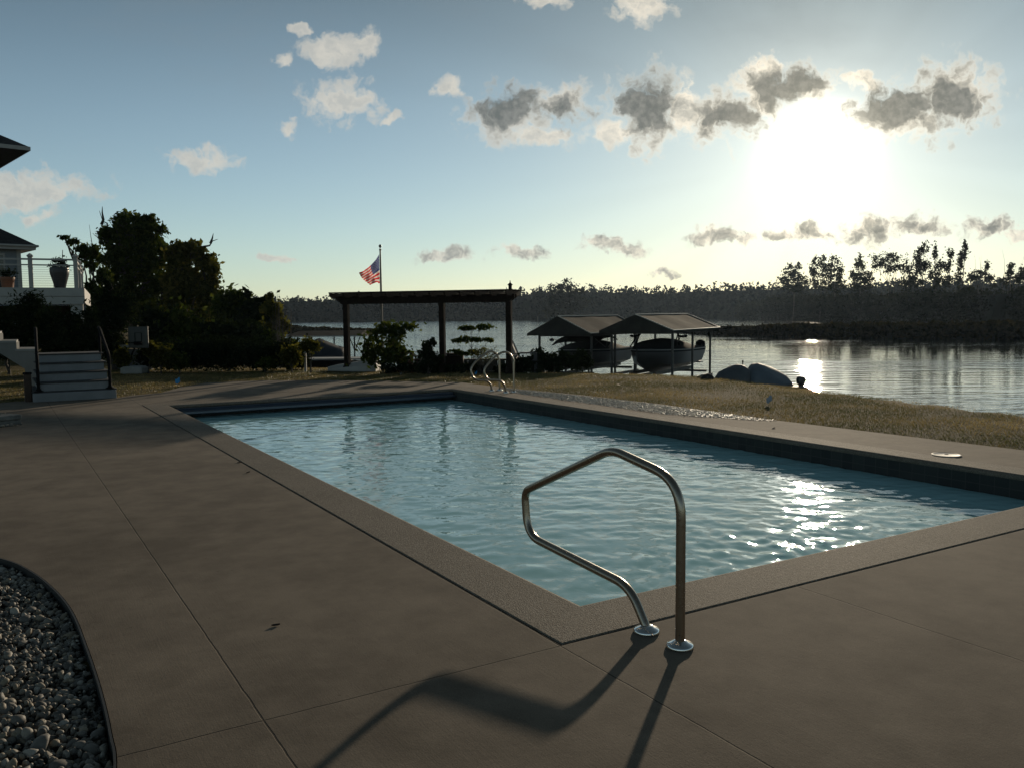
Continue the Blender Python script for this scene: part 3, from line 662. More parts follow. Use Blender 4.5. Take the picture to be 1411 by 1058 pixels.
# ---- automatic cover roll along the far short side
m_cov = simple('navy_cover_vinyl', (.02, .032, .055), .42, .2, 3)
t = empty('pool_cover', pl(PW / 2, PL - .1, -.1), 'rolled navy pool cover with its leading bar along the far short side', 'pool cover')
a, b = pl(.04, PL - .10, -.115), pl(PW - .04, PL - .10, -.115)
mb = MB(); mb.tube([a + (b - a) * k / 24 + np.array([0, 0, .004 * math.sin(k * 1.7)]) for k in range(25)], .062, 14); mb.build('cover_roll', m_cov, t, smooth=True)
a, b = pl(.03, PL - .215, -.13), pl(PW - .03, PL - .215, -.13)
mb = MB(); mb.bar(a, b, .07, .035); mb.build('leading_bar', simple('anodised_bar', (.10, .12, .15), .35, .1, 4, .7), t)

# ---- skimmer lid
q = at_z(1304, 627); t = empty('skimmer_lid', q + (0, 0, .004), 'round white skimmer lid set in the deck near the right side of the pool', 'skimmer lid')
mb = MB(); mb.lathe(q, [(.15, .004), (.15, .011), (.137, .013), (.13, .010), (.02, .012)], 36); mb.build('lid', m_white, t, smooth=True)
mb = MB(); mb.lathe(q, [(.022, .0125), (.018, .015)], 12); mb.build('finger_hole', m_black, t)

# ---- dead leaves on the deck
m_dl = simple('dead_leaf', (.028, .016, .01), .7, .4, 40)
for px, py, s, ang, lab in ((380, 862, .022, .4, 'small dark leaf lying alone on the concrete near the front joint'), (342, 651, .03, 1.2, 'dark leaf beside the coping, nearer one of two on the left deck'), (330, 637, .024, .1, 'dark leaf beside the coping, farther one of two on the left deck'), (1066, 590, .045, .8, 'dark leaf on the right deck beyond the pool')):
    c = at_z(px, py); nn = 7; mb = MB(); L = []
    for i in range(nn):
        u = i / (nn - 1) * 2 - 1; w = .48 * (1 - u * u) ** .8 + .02; zz = .007 + .003 * u * u
        L.append([(c[0] + s * (u * math.cos(ang) - k * w * math.sin(ang)), c[1] + s * (u * math.sin(ang) + k * w * math.cos(ang)), zz + abs(k) * .002 + dz) for k, dz in ((-1, 0), (0, -.004), (1, 0), (0, -.0055))])
    mb.loft(L); o = mb.build('fallen_leaf', m_dl, None, tuple(c)); tag(o, lab, 'leaf', 'leaves fallen on the deck')

# ---- marker flags in the lawn
m_blue = simple('blue_marker_plastic', (.03, .28, .62), .5, .1); m_pale = simple('pale_blue_marker_plastic', (.30, .36, .45), .5, .1)
def marker(px, py, h, w, m, lab, cat='marker flag', lean=.12):
    b = at_z(px, py, -.03); b[2] = float(land_h(b[0], b[1])); t = empty('marker_flag', b, lab, cat, 'marker flags in the lawn')
    top = b + np.array([lean * h, .05 * h, h]); mb = MB(); mb.tube([b, top], .0022, 6); mb.build('wire', m_black, t)
    g = [(i / 6, j / 4) for i in range(7) for j in range(5)]; V = [top + np.array([-w * i * .85, .02 * math.sin(i * 5), -j * w * .85 - .12 * w * i + .02 * math.sin(i * 6 + j)]) for i, j in g]
    V2 = [v + np.array([0, .004, 0]) for v in V]; F = [(i * 5 + j, i * 5 + j + 1, i * 5 + j + 6, i * 5 + j + 5) for i in range(6) for j in range(4)]
    mb = MB(); mb.add(V, F); mb.add(V2, [f[::-1] for f in F]); mb.build('flag', m, t, smooth=True)
marker(247, 530.5, .17, .13, m_blue, 'bright blue marker flag in the lawn left of the pool')
marker(1065, 557, .16, .12, m_pale, 'pale blue marker flag standing in the sunlit lawn at right', lean=-.1)
marker(657, 516.5, .1, .075, m_blue, 'tiny blue marker flag seen through the far ladder rails')
b = at_z(553, 515, -.03); marker(553, 516, .06, .05, m_white, 'tiny white marker flag in the lawn in front of the pergola')

# ---- pergola
PY = 23.4
pA, pB, pC = at_z(479, 510), at_z(597, 514), at_z(702, 513)
dirp = np.array([pC[0] - pA[0], pC[1] - pA[1], 0]); dirp /= np.linalg.norm(dirp); nperp = np.array([-dirp[1], dirp[0], 0])
t = empty('pergola', pA, 'dark timber pergola of three posts at the edge of the lawn', 'pergola')
posts = []
for q in (pA, pB, pC):
    q = pA + dirp * np.dot(q - pA, dirp); posts.append(q); mb = MB()
    mb.box(q + (0, 0, .985), (.155, .155, 2.11), math.atan2(dirp[1], dirp[0]), bev=.012); mb.box(q + (0, 0, .03), (.20, .20, .2), math.atan2(dirp[1], dirp[0]), bev=.01); mb.build('post', m_wood, t)
zt = 2.05; Lp = np.dot(pC - pA, dirp)
for s in (-1, 1):
    mb = MB(); a = pA + dirp * -.27 + nperp * s * .10 + (0, 0, zt); b = pA + dirp * (Lp + .2) + nperp * s * .10 + (0, 0, zt); up_ = np.array([0, 0, 1.])
    o_ = [a + up_ * .11, a + up_ * .02, a + dirp * .13 - up_ * .07, a + dirp * .16 - up_ * .11, b - dirp * .16 - up_ * .11, b - dirp * .13 - up_ * .07, b + up_ * .02, b + up_ * .11]
    mb.slab([p - nperp * .022 for p in o_], nperp * .044); mb.build('beam', m_wood, t)
nr = 13
for i in range(nr):
    c = pA + dirp * (-.18 + (Lp + .3) * i / (nr - 1)) + (0, 0, zt + .135); a, b = c - nperp * .62, c + nperp * .62
    mb = MB(); o_ = [a + up_ * .06, a - up_ * .01, a + nperp * .12 - up_ * .075, b - nperp * .12 - up_ * .075, b - up_ * .01, b + up_ * .06]
    mb.slab([p - dirp * .02 for p in o_], dirp * .04); mb.build('rafter', m_wood, t)
for s in (-.5, -.17, .17, .5):
    mb = MB(); a = pA + dirp * -.27 + nperp * s + (0, 0, zt + .213); b = pA + dirp * (Lp + .28) + nperp * s + (0, 0, zt + .213); mb.bar(a, b, .05, .032); mb.build('top_slat', m_wood, t)

# ---- flagpole and flag
m_pole = simple('bronze_anodised_pole', (.10, .09, .08), .35, .1, 3, .5)
FY = 26.5; fb = at_y(526.5, 470, FY); fb[2] = float(land_h(fb[0], fb[1])); ft = at_y(523.6, 346, FY); ft[0] = fb[0]
t = empty('flagpole', fb, 'tall slim flagpole rising behind the left half of the pergola', 'flagpole')
mb = MB(); mb.tube([fb, fb + (ft - fb) * .5, ft], [.042, .036, .024], 12); mb.build('pole', m_pole, t, smooth=True)
mb = MB(); mb.lathe(ft, [(.02, 0), (.035, .02), (.035, .05), (.015, .06), (.012, .09), (.03, .105), (.045, .135), (.045, .15), (.03, .18), (.005, .195)], 14); mb.build('finial', m_pole, t, smooth=True)
m_red, m_fw, m_fb = [None] * 3
def cloth(name, c):
    m, T = mat(name); d = T.node('ShaderNodeBsdfDiffuse', {0: (*c, 1)}); tr = T.node('ShaderNodeBsdfTranslucent', {0: (*c, 1)})
    out(T, T.node('ShaderNodeMixShader', {0: .62, 1: d.outputs[0], 2: tr.outputs[0]}).outputs[0]); return m
m_red, m_fw, m_fb = cloth('flag_red', (.70, .035, .05)), cloth('flag_white', (.85, .80, .75)), cloth('flag_blue', (.04, .07, .22))
px = px_m(FY); h0 = at_y(524.3, 351, FY); h1 = at_y(525.0, 391, FY); g0 = at_y(494.5, 376.5, FY); g1 = at_y(509, 394, FY)
h0[0] = fb[0] - .035; h1[0] = fb[0] - .035; ni, nj = 60, 39; V = []
for i in range(ni + 1):
    s = i / ni
    for j in range(nj + 1):
        q = j / nj; p = (1 - s) * ((1 - q) * h0 + q * h1) + s * ((1 - q) * g0 + q * g1)
        p = p + np.array([0, 0, -.10 * math.sin(math.pi * s) * (1 - q) + .05 * math.sin(math.pi * s) * q])
        p = p + np.array([.012, .09, .02]) * math.sin(s * 9 + q * 5.0) * min(1, s * 4) + np.array([0, .06, 0]) * math.sin(s * 17 - q * 7) * s
        V.append(p)
F, mi = [], []
for i in range(ni):
    for j in range(nj):
        a = i * (nj + 1) + j; F.append((a, a + 1, a + nj + 2, a + nj + 1)); k = 0 if (j // 3) % 2 == 0 else 1
        if i < 24 and j < 21:
            k = 2; row = (j - 1) // 2; colm = (i - 1) // 2
            if j >= 1 and (j - 1) % 2 == 0 and row < 9 and (i - 1) % 2 == 0 and colm < 11 and (row + colm) % 2 == 0: k = 1
        mi.append(k)
o = fast_mesh('national_flag', np.array(V), np.array(F), [m_red, m_fw, m_fb], None, tuple(h0), True, mi)
tag(o, 'striped red and white flag with a blue starred canton hanging from the pole', 'flag')

# ---- slim mast beyond the right end of the pergola
q = at_y(703.5, 455, 30); q[2] = LAKE_Z - .3; tp = at_y(703, 393, 30)
t = empty('dock_light', q, 'slim post with a small lantern showing above the right end of the pergola', 'post')
mb = MB(); mb.tube([q, (q[0], q[1], tp[2] - .1)], .035, 10); mb.build('post', m_black, t, smooth=True)
mb = MB(); mb.lathe((q[0], q[1], tp[2] - .22), [(.05, 0), (.09, .03), (.05, .06), (.06, .08), (.06, .2), (.1, .22), (.02, .3), (.01, .38)], 10); mb.build('lantern', m_black, t, smooth=True)

# ---- boat lifts with gabled canopies
m_canv = simple('charcoal_canopy_fabric', (.05, .046, .040), .95, .25, 2.5, bmp=.25, spec=.08)
m_pale_trim = simple('catchlight_canopy_seam', (.5, .48, .44), .5, .08)  # pale because the catch-light on the seams is put into the colour
m_alu = simple('dull_aluminium', (.07, .068, .063), .6, .2, 5, .3)
def boat_lift(peak_px, D, az, width, length, eave_drop, label):
    f = at_y(*peak_px, D); ax = np.array([math.sin(az), math.cos(az), 0]); rg = np.array([math.cos(az), -math.sin(az), 0]); up_ = np.array([0, 0, 1.])
    base = np.array([*(f + ax * length / 2)[:2], LAKE_Z - .4]); t = empty('boat_lift', base, label, 'boat lift', 'boat lifts along the shore')
    hw = width / 2; z0 = f[2] - eave_drop; ff = np.array([f[0], f[1], 0])
    def pt(u, v, z): return ff + ax * u + rg * v + up_ * z
    mb = MB(); th = .03
    prof_ = [(-hw, z0 - .12), (-hw, z0), (0, f[2]), (hw, z0), (hw, z0 - .12), (hw - .03, z0 - .12), (hw - .03, z0 - .03), (0, f[2] - .05), (-hw + .03, z0 - .03), (-hw + .03, z0 - .12)]
    mb.loft([[pt(u, v, z - .02 * math.sin(u * 2.6) ** 2) for v, z in prof_] for u in np.linspace(0.02, length - .02, 9)]); mb.build('canopy', m_canv, t)
    for u in (0.0, length - .03):      # fabric gable ends
        g = [(-hw - .004, z0 - .13), (-hw - .004, z0 + .004), (0, f[2] + .012), (hw + .004, z0 + .004), (hw + .004, z0 - .13), (hw * .93, z0 - .1), (-hw * .93, z0 - .1)]
        mb = MB(); mb.slab([pt(u - .02, v, z) for v, z in g], ax * .05); mb.build('gable_end', m_canv, t)
    mb = MB()
    for a, b in (((-.03, 0, f[2] + .015), (length + .03, 0, f[2] + .015)), ((-.03, hw, z0 + .012), (length + .03, hw, z0 + .012)), ((-.03, 0, f[2] + .018), (-.03, hw, z0 + .014)), ((length + .03, 0, f[2] + .018), (length + .03, hw, z0 + .014))):
        mb.tube([pt(*a), pt(*b)], .022, 8)
    mb.build('canopy_seam', m_pale_trim, t, smooth=True)
    for u in (.7, length / 2, length - .7):
        for s in (-1, 1):
            mb = MB(); mb.box(pt(u, s * (hw - .28), (z0 - .1 + LAKE_Z - .4) / 2), (.085, .085, z0 - .1 - LAKE_Z + .4), -az); mb.build('post', m_alu, t)
        mb = MB(); mb.bar(pt(u, -hw + .28, z0 - .13), pt(u, hw - .28, z0 - .13), .05, .06); mb.build('roof_tie', m_alu, t)
    zc = -1.12
    for u in (.9, length - 1.4):
        mb = MB(); mb.bar(pt(u, -hw + .25, zc), pt(u, hw - .25, zc), .1, .1); mb.build('cradle_beam', m_alu, t)
    for s in (-1, 1):
        mb = MB(); mb.bar(pt(.5, s * (hw - .24), zc - .2), pt(length - .5, s * (hw - .24), zc - .2), .08, .12); mb.build('side_beam', m_alu, t)
        mb = MB(); mb.bar(pt(.8, s * .55, zc + .14), pt(length - 1.0, s * .55, zc + .14), .12, .14); mb.build('bunk', m_alu, t)
    return pt, f
ptR, fR = boat_lift((876, 434), 36.0, math.radians(29), 3.3, 7.0, .66, 'boat lift with grey gabled canopy over the covered boat, the right one')
ptL, fL = boat_lift((769.5, 436.3), 39.0, math.radians(28.5), 3.2, 7.2, .77, 'boat lift with grey gabled canopy behind the dark shrubs, the left one')

m_hull = simple('dark_gelcoat', (.028, .028, .028), .35, .15, 2); m_bcover = simple('dark_boat_cover', (.018, .018, .019), .9, .2, 3, bmp=.2, spec=.1)
m_rub = simple('pale_rub_rail', (.25, .25, .24), .4, .1)
def hull_rings(pt, L, beam, zk, zg, u0, fine=12):
    R = []
    for i in range(fine + 1):
        s = i / fine; w = beam / 2 * (1 - (1 - min(1, s / .55)) ** 2.2) * (1 - .08 * max(0, s - .6)); w = max(w, .03); kz = zk + (zg - zk) * .62 * (1 - min(1, s / .38)) ** 2.0; g = zg + .10 * (1 - s) ** 2
        R.append([pt(u0 + s * L, -w, g), pt(u0 + s * L, -w * .97, g - .25 * (g - kz)), pt(u0 + s * L, -w * .84, g - .62 * (g - kz)), pt(u0 + s * L, 0, kz), pt(u0 + s * L, w * .84, g - .62 * (g - kz)), pt(u0 + s * L, w * .97, g - .25 * (g - kz)), pt(u0 + s * L, w, g)])
    return R
def cover_rings(R, prof_fn, n=9):
    O = []
    for i, r in enumerate(R):
        s = i / (len(R) - 1); a, b = np.array(r[0]), np.array(r[-1]); top = prof_fn(s); ring = []
        for k in range(n):
            q = k / (n - 1); p = a + (b - a) * q; ring.append(p + np.array([0, 0, top * (math.sin(math.pi * q) ** .55) + .015 * math.sin(9 * q + 5 * s)]))
        O.append(ring + [b - (0, 0, .12), (a + b) / 2 - (0, 0, .14), a - (0, 0, .12)])
    return O
# right: covered runabout with a wake tower
L = 6.2; R = hull_rings(ptR, L, 2.35, -1.05, -.02, .15)
t = empty('covered_boat', ptR(3.2, 0, -1.05), 'runabout under a dark fitted cover hanging in the right boat lift', 'boat')
mb = MB(); mb.loft(R); mb.build('hull', m_hull, t, smooth=True)
mb = MB(); mb.loft(cover_rings(R, lambda s: float(np.interp(s, [0, .18, .33, .5, .72, .85, 1], [.05, .14, .42, .46, .40, .16, .10])))); mb.build('cover', m_bcover, t, smooth=True)
for s in (0, -1):
    mb = MB(); mb.tube([np.array(r[s]) + (0, 0, -.03) for r in R], .022, 8); mb.build('rub_rail', m_rub, t, smooth=True)
mb = MB(); zt_ = .95
for s in (-1, 1): mb.tube(rounded([ptR(2.7, s * 1.0, .2), ptR(2.95, s * .92, .75), ptR(3.1, 0, zt_)], .3, 6), .04, 10); mb.tube([ptR(2.0, s * 1.02, .1), ptR(2.98, s * .9, .8)], .03, 8)
mb.build('wake_tower', m_black, t, smooth=True)
for s in (-1, 1):
    for k, z_ in ((0, .52), (1, .72)):
        mb = MB(); c = ptR(2.85, s * 1.12, z_); mb.loft([[ptR(2.85 + u, s * 1.12 + v * w, z_ + .015 * h_ + .10 * (u / .42) ** 2) for v, h_ in ((-1, -1), (1, -1), (1, 1), (-1, 1))] for u, w in ((-.42, .03), (-.34, .12), (0, .17), (.34, .12), (.42, .03))]); mb.build('board', m_black, t)
mb = MB(); c = ptR(L + .2, 0, -.75); mb.box(c + (0, 0, .0), (1.9, .5, .06), -math.radians(29), bev=.02); mb.build('swim_platform', m_hull, t)
mb = MB(); mb.lathe(ptR(L + .1, .9, -.12), [(.02, 0), (.16, .02), (.24, .16), (.22, .34), (.1, .42), (.01, .44)], 12); mb.build('stern_cushion_cover', m_bcover, t, smooth=True)
# left: boat with a bimini top
R = hull_rings(ptL, 6.3, 2.4, -1.15, -.12, .3)
t = empty('bimini_boat', ptL(3.2, 0, -1.15), 'dark boat with a raised bimini top in the left boat lift', 'boat')
mb = MB(); mb.loft(R); mb.build('hull', m_hull, t, smooth=True)
mb = MB(); mb.loft(cover_rings(R, lambda s: float(np.interp(s, [0, .25, .4, .62, .74, .85, 1], [.04, .12, .36, .40, .38, .02, .02])))); mb.build('cover', m_bcover, t, smooth=True)
for s in (0, -1):
    mb = MB(); mb.tube([np.array(r[s]) + (0, 0, -.03) for r in R], .022, 8); mb.build('rub_rail', m_rub, t, smooth=True)
mb = MB(); rg_ = []
for u, z_ in ((1.6, .30), (2.1, .50), (2.7, .62), (3.4, .66), (4.1, .62), (4.5, .48)):
    rg_.append([ptL(u, v * 1.1, z_ - .16 * abs(v) ** 3 + dz) for v, dz in [(-1, 0), (-.7, 0), (-.3, 0), (.3, 0), (.7, 0), (1, 0), (1, -.05), (.7, -.03), (.3, -.03), (-.3, -.03), (-.7, -.03), (-1, -.05)]])
mb.loft(rg_); mb.build('bimini_top', m_bcover, t, smooth=True)
for s in (-1, 1):
    for u0_, u1_ in ((3.0, 1.8), (3.0, 3.3), (3.3, 4.35)):
        mb = MB(); mb.tube([ptL(u0_, s * 1.08, -.02), ptL(u1_, s * 1.06, .42)], .017, 8); mb.build('bimini_pole', m_alu, t, smooth=True)

# ---- boats under covers on the shore
m_tarp = simple('blue_grey_tarp', (.10, .125, .15), .7, .18, 2.2, bmp=.35); m_tarp2 = simple('grey_tarp', (.07, .08, .09), .7, .18, 2.2, bmp=.35)
def tarp_boat(name, pxs, D0, D1, wid, m, label, cat, base_z, hullm=None):
    """pxs: silhouette (px, py) from bow to stern; depth runs from D0 to D1"""
    n = len(pxs); t = None; rings = []; c0 = None; hullr = []
    a, b = at_y(*pxs[0], D0), at_y(*pxs[-1], D1); ax = b - a; ax[2] = 0; Lx = np.linalg.norm(ax); ax /= Lx; rg = np.array([-ax[1], ax[0], 0])
    t = empty(name, [(a[0] + b[0]) / 2, (a[1] + b[1]) / 2, base_z], label, cat)
    for i, (x_, y_) in enumerate(pxs):
        s = i / (n - 1); p = at_y(x_, y_, D0 + (D1 - D0) * s); w = wid / 2 * (1 - abs(2 * s - 1.05) ** 2.6 * .85); ring = []
        for k in range(13):
            q = k / 12; th = math.pi * q; sag = .03 * math.sin(4 * th + i) * math.sin(th)
            ring.append(np.array([p[0], p[1], base_z + .25]) + rg * (-math.cos(th) * w) + np.array([0, 0, (p[2] - base_z - .25) * (math.sin(th) ** .7) + sag]))
        rings.append(ring)
        hullr.append([np.array([p[0], p[1], 0]) + rg * v * w + np.array([0, 0, z_]) for v, z_ in ((-.97, base_z + .34), (-.8, base_z + .1), (0, base_z - .1), (.8, base_z + .1), (.97, base_z + .34))])
    mb = MB(); mb.loft(rings, closed=True); mb.build('cover', m, t, smooth=True)
    mb = MB(); mb.loft(hullr, closed=True); mb.build('hull', hullm or m_hull, t, smooth=True)
    return t, ax, rg, b
t, ax, rg, b = tarp_boat('tarp_covered_boat', [(1029, 523), (1032, 508), (1038, 501.5), (1046, 500.5), (1056, 503.5), (1068, 511), (1080, 518.5), (1090, 527)], 32.2, 31.2, 2.0, m_tarp, 'motor boat under a blue grey tarpaulin on the shore right of the lifts', 'boat', -1.35)
mb = MB(); c = at_y(1104, 530, 31.0); mb.loft([[c + np.array([r * math.cos(k * math.pi / 4), r * .8 * math.sin(k * math.pi / 4), z_]) for k in range(8)] for r, z_ in ((.07, -.55), (.09, -.2), (.10, 0), (.17, .05), (.19, .2), (.15, .29), (.05, .32))]); mb.build('outboard_motor', m_hull, t, smooth=True)
mb = MB(); mb.box((c[0] - .30, c[1] + .1, c[2] - .13), (.9, 1.1, .16), bev=.04); mb.build('transom_platform', m_tarp2, t)
tarp_boat('covered_jet_ski', [(985, 521), (992, 513), (1000, 508.5), (1006, 506), (1010, 502.5), (1018, 501), (1026, 503.5), (1031, 510)], 31.0, 31.4, 1.2, m_tarp2, 'jet ski under a domed grey cover left of the tarpaulin covered boat', 'jet ski', -1.3)
q = at_y(1023.5, 497.5, 33); t = empty('mooring_pole', (q[0], q[1], LAKE_Z - .3), 'thin pole poking up behind the two covered boats', 'pole')
mb = MB(); mb.tube([(q[0], q[1], LAKE_Z - .3), q], .022, 8); mb.build('pole', m_black, t); mb = MB(); mb.lathe(q, [(.03, -.05), (.035, 0), (.01, .03)], 8); mb.build('cap', m_black, t)

# boulders at the foot of the right boat lift
m_rock = simple('shore_rock', (.03, .028, .025), .9, .35, 4, bmp=.6)
for k, (x_, y_, D, s, lab) in enumerate(((977, 520.5, 21.6, .13, 'dark boulder on the shore just left of the jet ski'), (962, 521, 21.9, .09, 'small flat boulder at the foot of the right boat lift'))):
    c = at_y(x_, y_, D); o = pebble_field('boulder', np.array([[0., 0, 0]]), s, m_rock, np.random.default_rng(50 + k)); o.location = Vector((c[0], c[1], c[2] - .05)); tag(o, lab, 'boulder')

# ================================================================== PLANTS
m_leaf = leafmat('broad_leaves', (.028, .044, .012), (.050, .072, .02), (.098, .112, .03), .45)
m_leafd = leafmat('dark_evergreen_leaves', (.010, .017, .010), (.018, .028, .014), (.032, .042, .02), .15)
m_leafy = leafmat('olive_leaves', (.05, .055, .016), (.095, .095, .028), (.17, .15, .045), .5)
m_bark = simple('grey_bark', (.05, .042, .035), .9, .35, 14, bmp=.6)

def plant(name, base, blobs, n, leaf, m, label, cat, group=None, trunk=.12, limbs=True, sub=10, tight=.42, aspect=.55, fill=.6, top=None, droop=0.0, rng=None, twigs=()):
    """tapered trunk, limbs to every blob, leaf clusters through the blobs' volume"""
    rng = rng or np.random.default_rng(abs(hash((round(base[0], 2), round(base[1], 2), n))) % 99991)
    base = np.array(base, float); t = empty(name, base, label, cat, group); mb = MB()
    B = np.array(blobs, float); topz = B[:, 2].max() if top is None else top; ct = B[np.argmax(B[:, 2])][:3] if top is None else np.array([base[0], base[1], top])
    P = wob(base - (0, 0, .15), ct, 8, trunk * .5); k = len(P); mb.tube(P, np.linspace(trunk, trunk * .18, k), 9)
    if limbs:
        for b_ in B:
            f = np.clip((b_[2] - base[2]) / max(topz - base[2], .1) - .28, .12, .85); st = P[int(f * (k - 1))]
            mb.tube(wob(st, b_[:3], 5, trunk * .4), np.linspace(trunk * .45, trunk * .08, 5), 6)
            for _ in range(3):
                e = b_[:3] + rng.normal(size=3) * b_[3:6] * .5; mb.tube(wob(b_[:3] + (st - b_[:3]) * .25, e, 4, trunk * .25), np.linspace(trunk * .2, trunk * .04, 4), 5)
    for w_ in twigs:
        mb.tube(w_, np.linspace(trunk * .35, trunk * .05, len(w_)), 5)
    mb.build('trunk', m_bark, t, smooth=True)
    V, Fq = leaf_quads(clump_points(blobs, n, rng, sub, tight, fill), leaf, rng, aspect, droop)
    fast_mesh('crown', V, Fq, m, t); return t
def pb(px, py, D, rx, ry=None, rd=None):
    """a crown blob seen at photo pixel (px,py), D metres out, with radii given in photo pixels"""
    c = at_y(px, py, D); k = px_m(D); ry = ry or rx; return (*c, rx * k, (rd or rx) * k, ry * k)
def ground(px, D, dz=0):
    c = at_y(px, 500, D); return np.array([c[0], c[1], float(land_h(c[0], c[1])) + dz])

# tall trees on the left
D = 55
tw = [wob(at_y(160, 345, D), at_y(137, 291, D), 6, .12), wob(at_y(140, 310, D), at_y(141, 285, D), 4, .05), wob(at_y(165, 340, D), at_y(152, 300, D), 5, .1)]
plant('broadleaf_tree', ground(190, D), [pb(184, 310, D, 33, 19), pb(168, 328, D, 26, 24), pb(203, 330, D, 26, 30), pb(160, 365, D, 24, 26), pb(190, 360, D, 34, 34), pb(210, 372, D, 20, 34), pb(180, 405, D, 32, 34), pb(205, 425, D, 34, 30), pb(150, 420, D, 26, 40), pb(222, 318, D, 9, 9), pb(146, 325, D, 14, 14), pb(229, 348, D, 11, 15), pb(232, 400, D, 16, 30), pb(175, 300, D, 14, 8), pb(205, 303, D, 12, 8)], 15000, .16, m_leaf,
      'tallest dense broadleaf tree standing behind the balcony on the left', 'tree', 'trees left of the pool', .3, sub=30, tight=.25, twigs=tw, rng=np.random.default_rng(101))
D = 50
tw = [wob(at_y(275, 345, D), at_y(300, 330, D), 5, .05), wob(at_y(290, 336, D), at_y(294, 322, D), 3, .03)]
plant('broadleaf_tree', ground(262, D), [pb(248, 342, D, 15, 12), pb(268, 345, D, 17, 13), pb(284, 362, D, 16, 18), pb(250, 370, D, 22, 28), pb(275, 395, D, 25, 28), pb(295, 405, D, 16, 26), pb(245, 415, D, 26, 30), pb(285, 440, D, 32, 24), pb(292, 375, D, 10, 14), pb(236, 350, D, 10, 12), pb(235, 390, D, 12, 20)], 10500, .15, m_leafy,
      'second broadleaf tree with a bare twig reaching right, beside the tallest tree', 'tree', 'trees left of the pool', .24, sub=26, tight=.25, twigs=tw, rng=np.random.default_rng(102))
D = 42
tw = [wob(at_y(131, 400, D), at_y(123, 310, D), 7, .06), wob(at_y(124, 360, D), at_y(104, 336, D), 5, .06), wob(at_y(104, 336, D), at_y(84, 328, D), 4, .04), wob(at_y(128, 380, D), at_y(112, 348, D), 5, .05)]
plant('leaning_tree', ground(142, D), [pb(122, 345, D, 12, 8), pb(115, 350, D, 10, 10), pb(102, 334, D, 9, 4), pb(90, 328, D, 7, 3), pb(124, 366, D, 9, 7), pb(132, 350, D, 8, 12), pb(130, 400, D, 14, 14), pb(142, 380, D, 10, 14)], 2600, .12, m_leaf,
      'thin leaning tree with sparse leafy twigs just right of the balcony', 'tree', 'trees left of the pool', .14, sub=9, tight=.30, twigs=tw, rng=np.random.default_rng(103))
D = 27
plant('dark_spruce', ground(158, D), [pb(152, 420, D, 14, 16), pb(153, 445, D, 19, 20), pb(155, 475, D, 22, 24), pb(150, 400, D, 7, 14), pb(170, 430, D, 14, 22), pb(138, 440, D, 14, 26)], 9000, .085, m_leafd, 'dark narrow evergreen right behind the garden steps', 'tree', 'trees left of the pool', .12, sub=24, tight=.34, aspect=.3, rng=np.random.default_rng(104))
for k, (cx_, D, bl, nlf, m_, lab) in enumerate((
    (325, 44, [(318, 415, 18, 16), (335, 420, 18, 18), (310, 440, 24, 24), (335, 445, 24, 22), (305, 410, 8, 10)], 5200, m_leaf, 'rounded green tree next right of the second broadleaf tree'),
    (352, 43, [(345, 425, 14, 12), (360, 428, 14, 16), (352, 448, 22, 20), (341, 404, 4, 7)], 3600, m_leafd, 'low dark tree between the rounded green tree and the bare shrub'),
    (378, 41, [(372, 425, 9, 10), (382, 432, 10, 12), (372, 450, 16, 14), (390, 452, 10, 10), (372, 410, 4, 6)], 2400, m_leafy, 'small olive tree at the right end of the left tree belt'))):
    plant('small_tree', ground(cx_, D), [pb(a, b, D, c_, d_) for a, b, c_, d_ in bl], nlf, .15, m_, lab, 'tree', 'trees left of the pool', .1, sub=14, tight=.33, rng=np.random.default_rng(110 + k))
# dark understorey closing the belt
D = 36
for k, (x_, y_, rx, ry, m_, lab) in enumerate(((225, 450, 26, 30, m_leafd, 'dark bush under the tallest tree above the grey wall'), (262, 452, 30, 26, m_leaf, 'green bush under the second broadleaf tree'), (305, 458, 30, 22, m_leafd, 'dark bush behind the middle of the hedge'), (350, 462, 30, 18, m_leafd, 'dark bush behind the right part of the hedge'), (385, 468, 18, 10, m_leaf, 'low bush beside the bare shrub'))):
    plant('bush', ground(x_, D), [pb(x_ - rx * .4, y_, D, rx * .7, ry), pb(x_ + rx * .4, y_ + 6, D, rx * .7, ry * .85), pb(x_, y_ + 18, D, rx, ry)], 3600, .12, m_, lab, 'bush', 'bushes below the left trees', .06, sub=16, tight=.36, rng=np.random.default_rng(120 + k))
# bare shrub
D = 30; g = ground(384, D); t = empty('bare_shrub', g, 'leafless shrub of thin grey twigs at the edge of the lake, left', 'shrub'); mb = MB()
for k in range(16):
    e = at_y(RNG.uniform(372, 402), RNG.uniform(398, 445), D + RNG.uniform(-.5, .5)); w_ = wob(g, e, 6, .06); mb.tube(w_, np.linspace(.022, .004, 6), 5)
    for _ in range(3):
        s = w_[RNG.integers(2, 5)]; mb.tube(wob(s, s + np.array([RNG.normal(0, .3), RNG.normal(0, .15), RNG.uniform(.15, .5)]), 4, .02), np.linspace(.010, .003, 4), 4)
mb.build('twigs', m_bark, t)

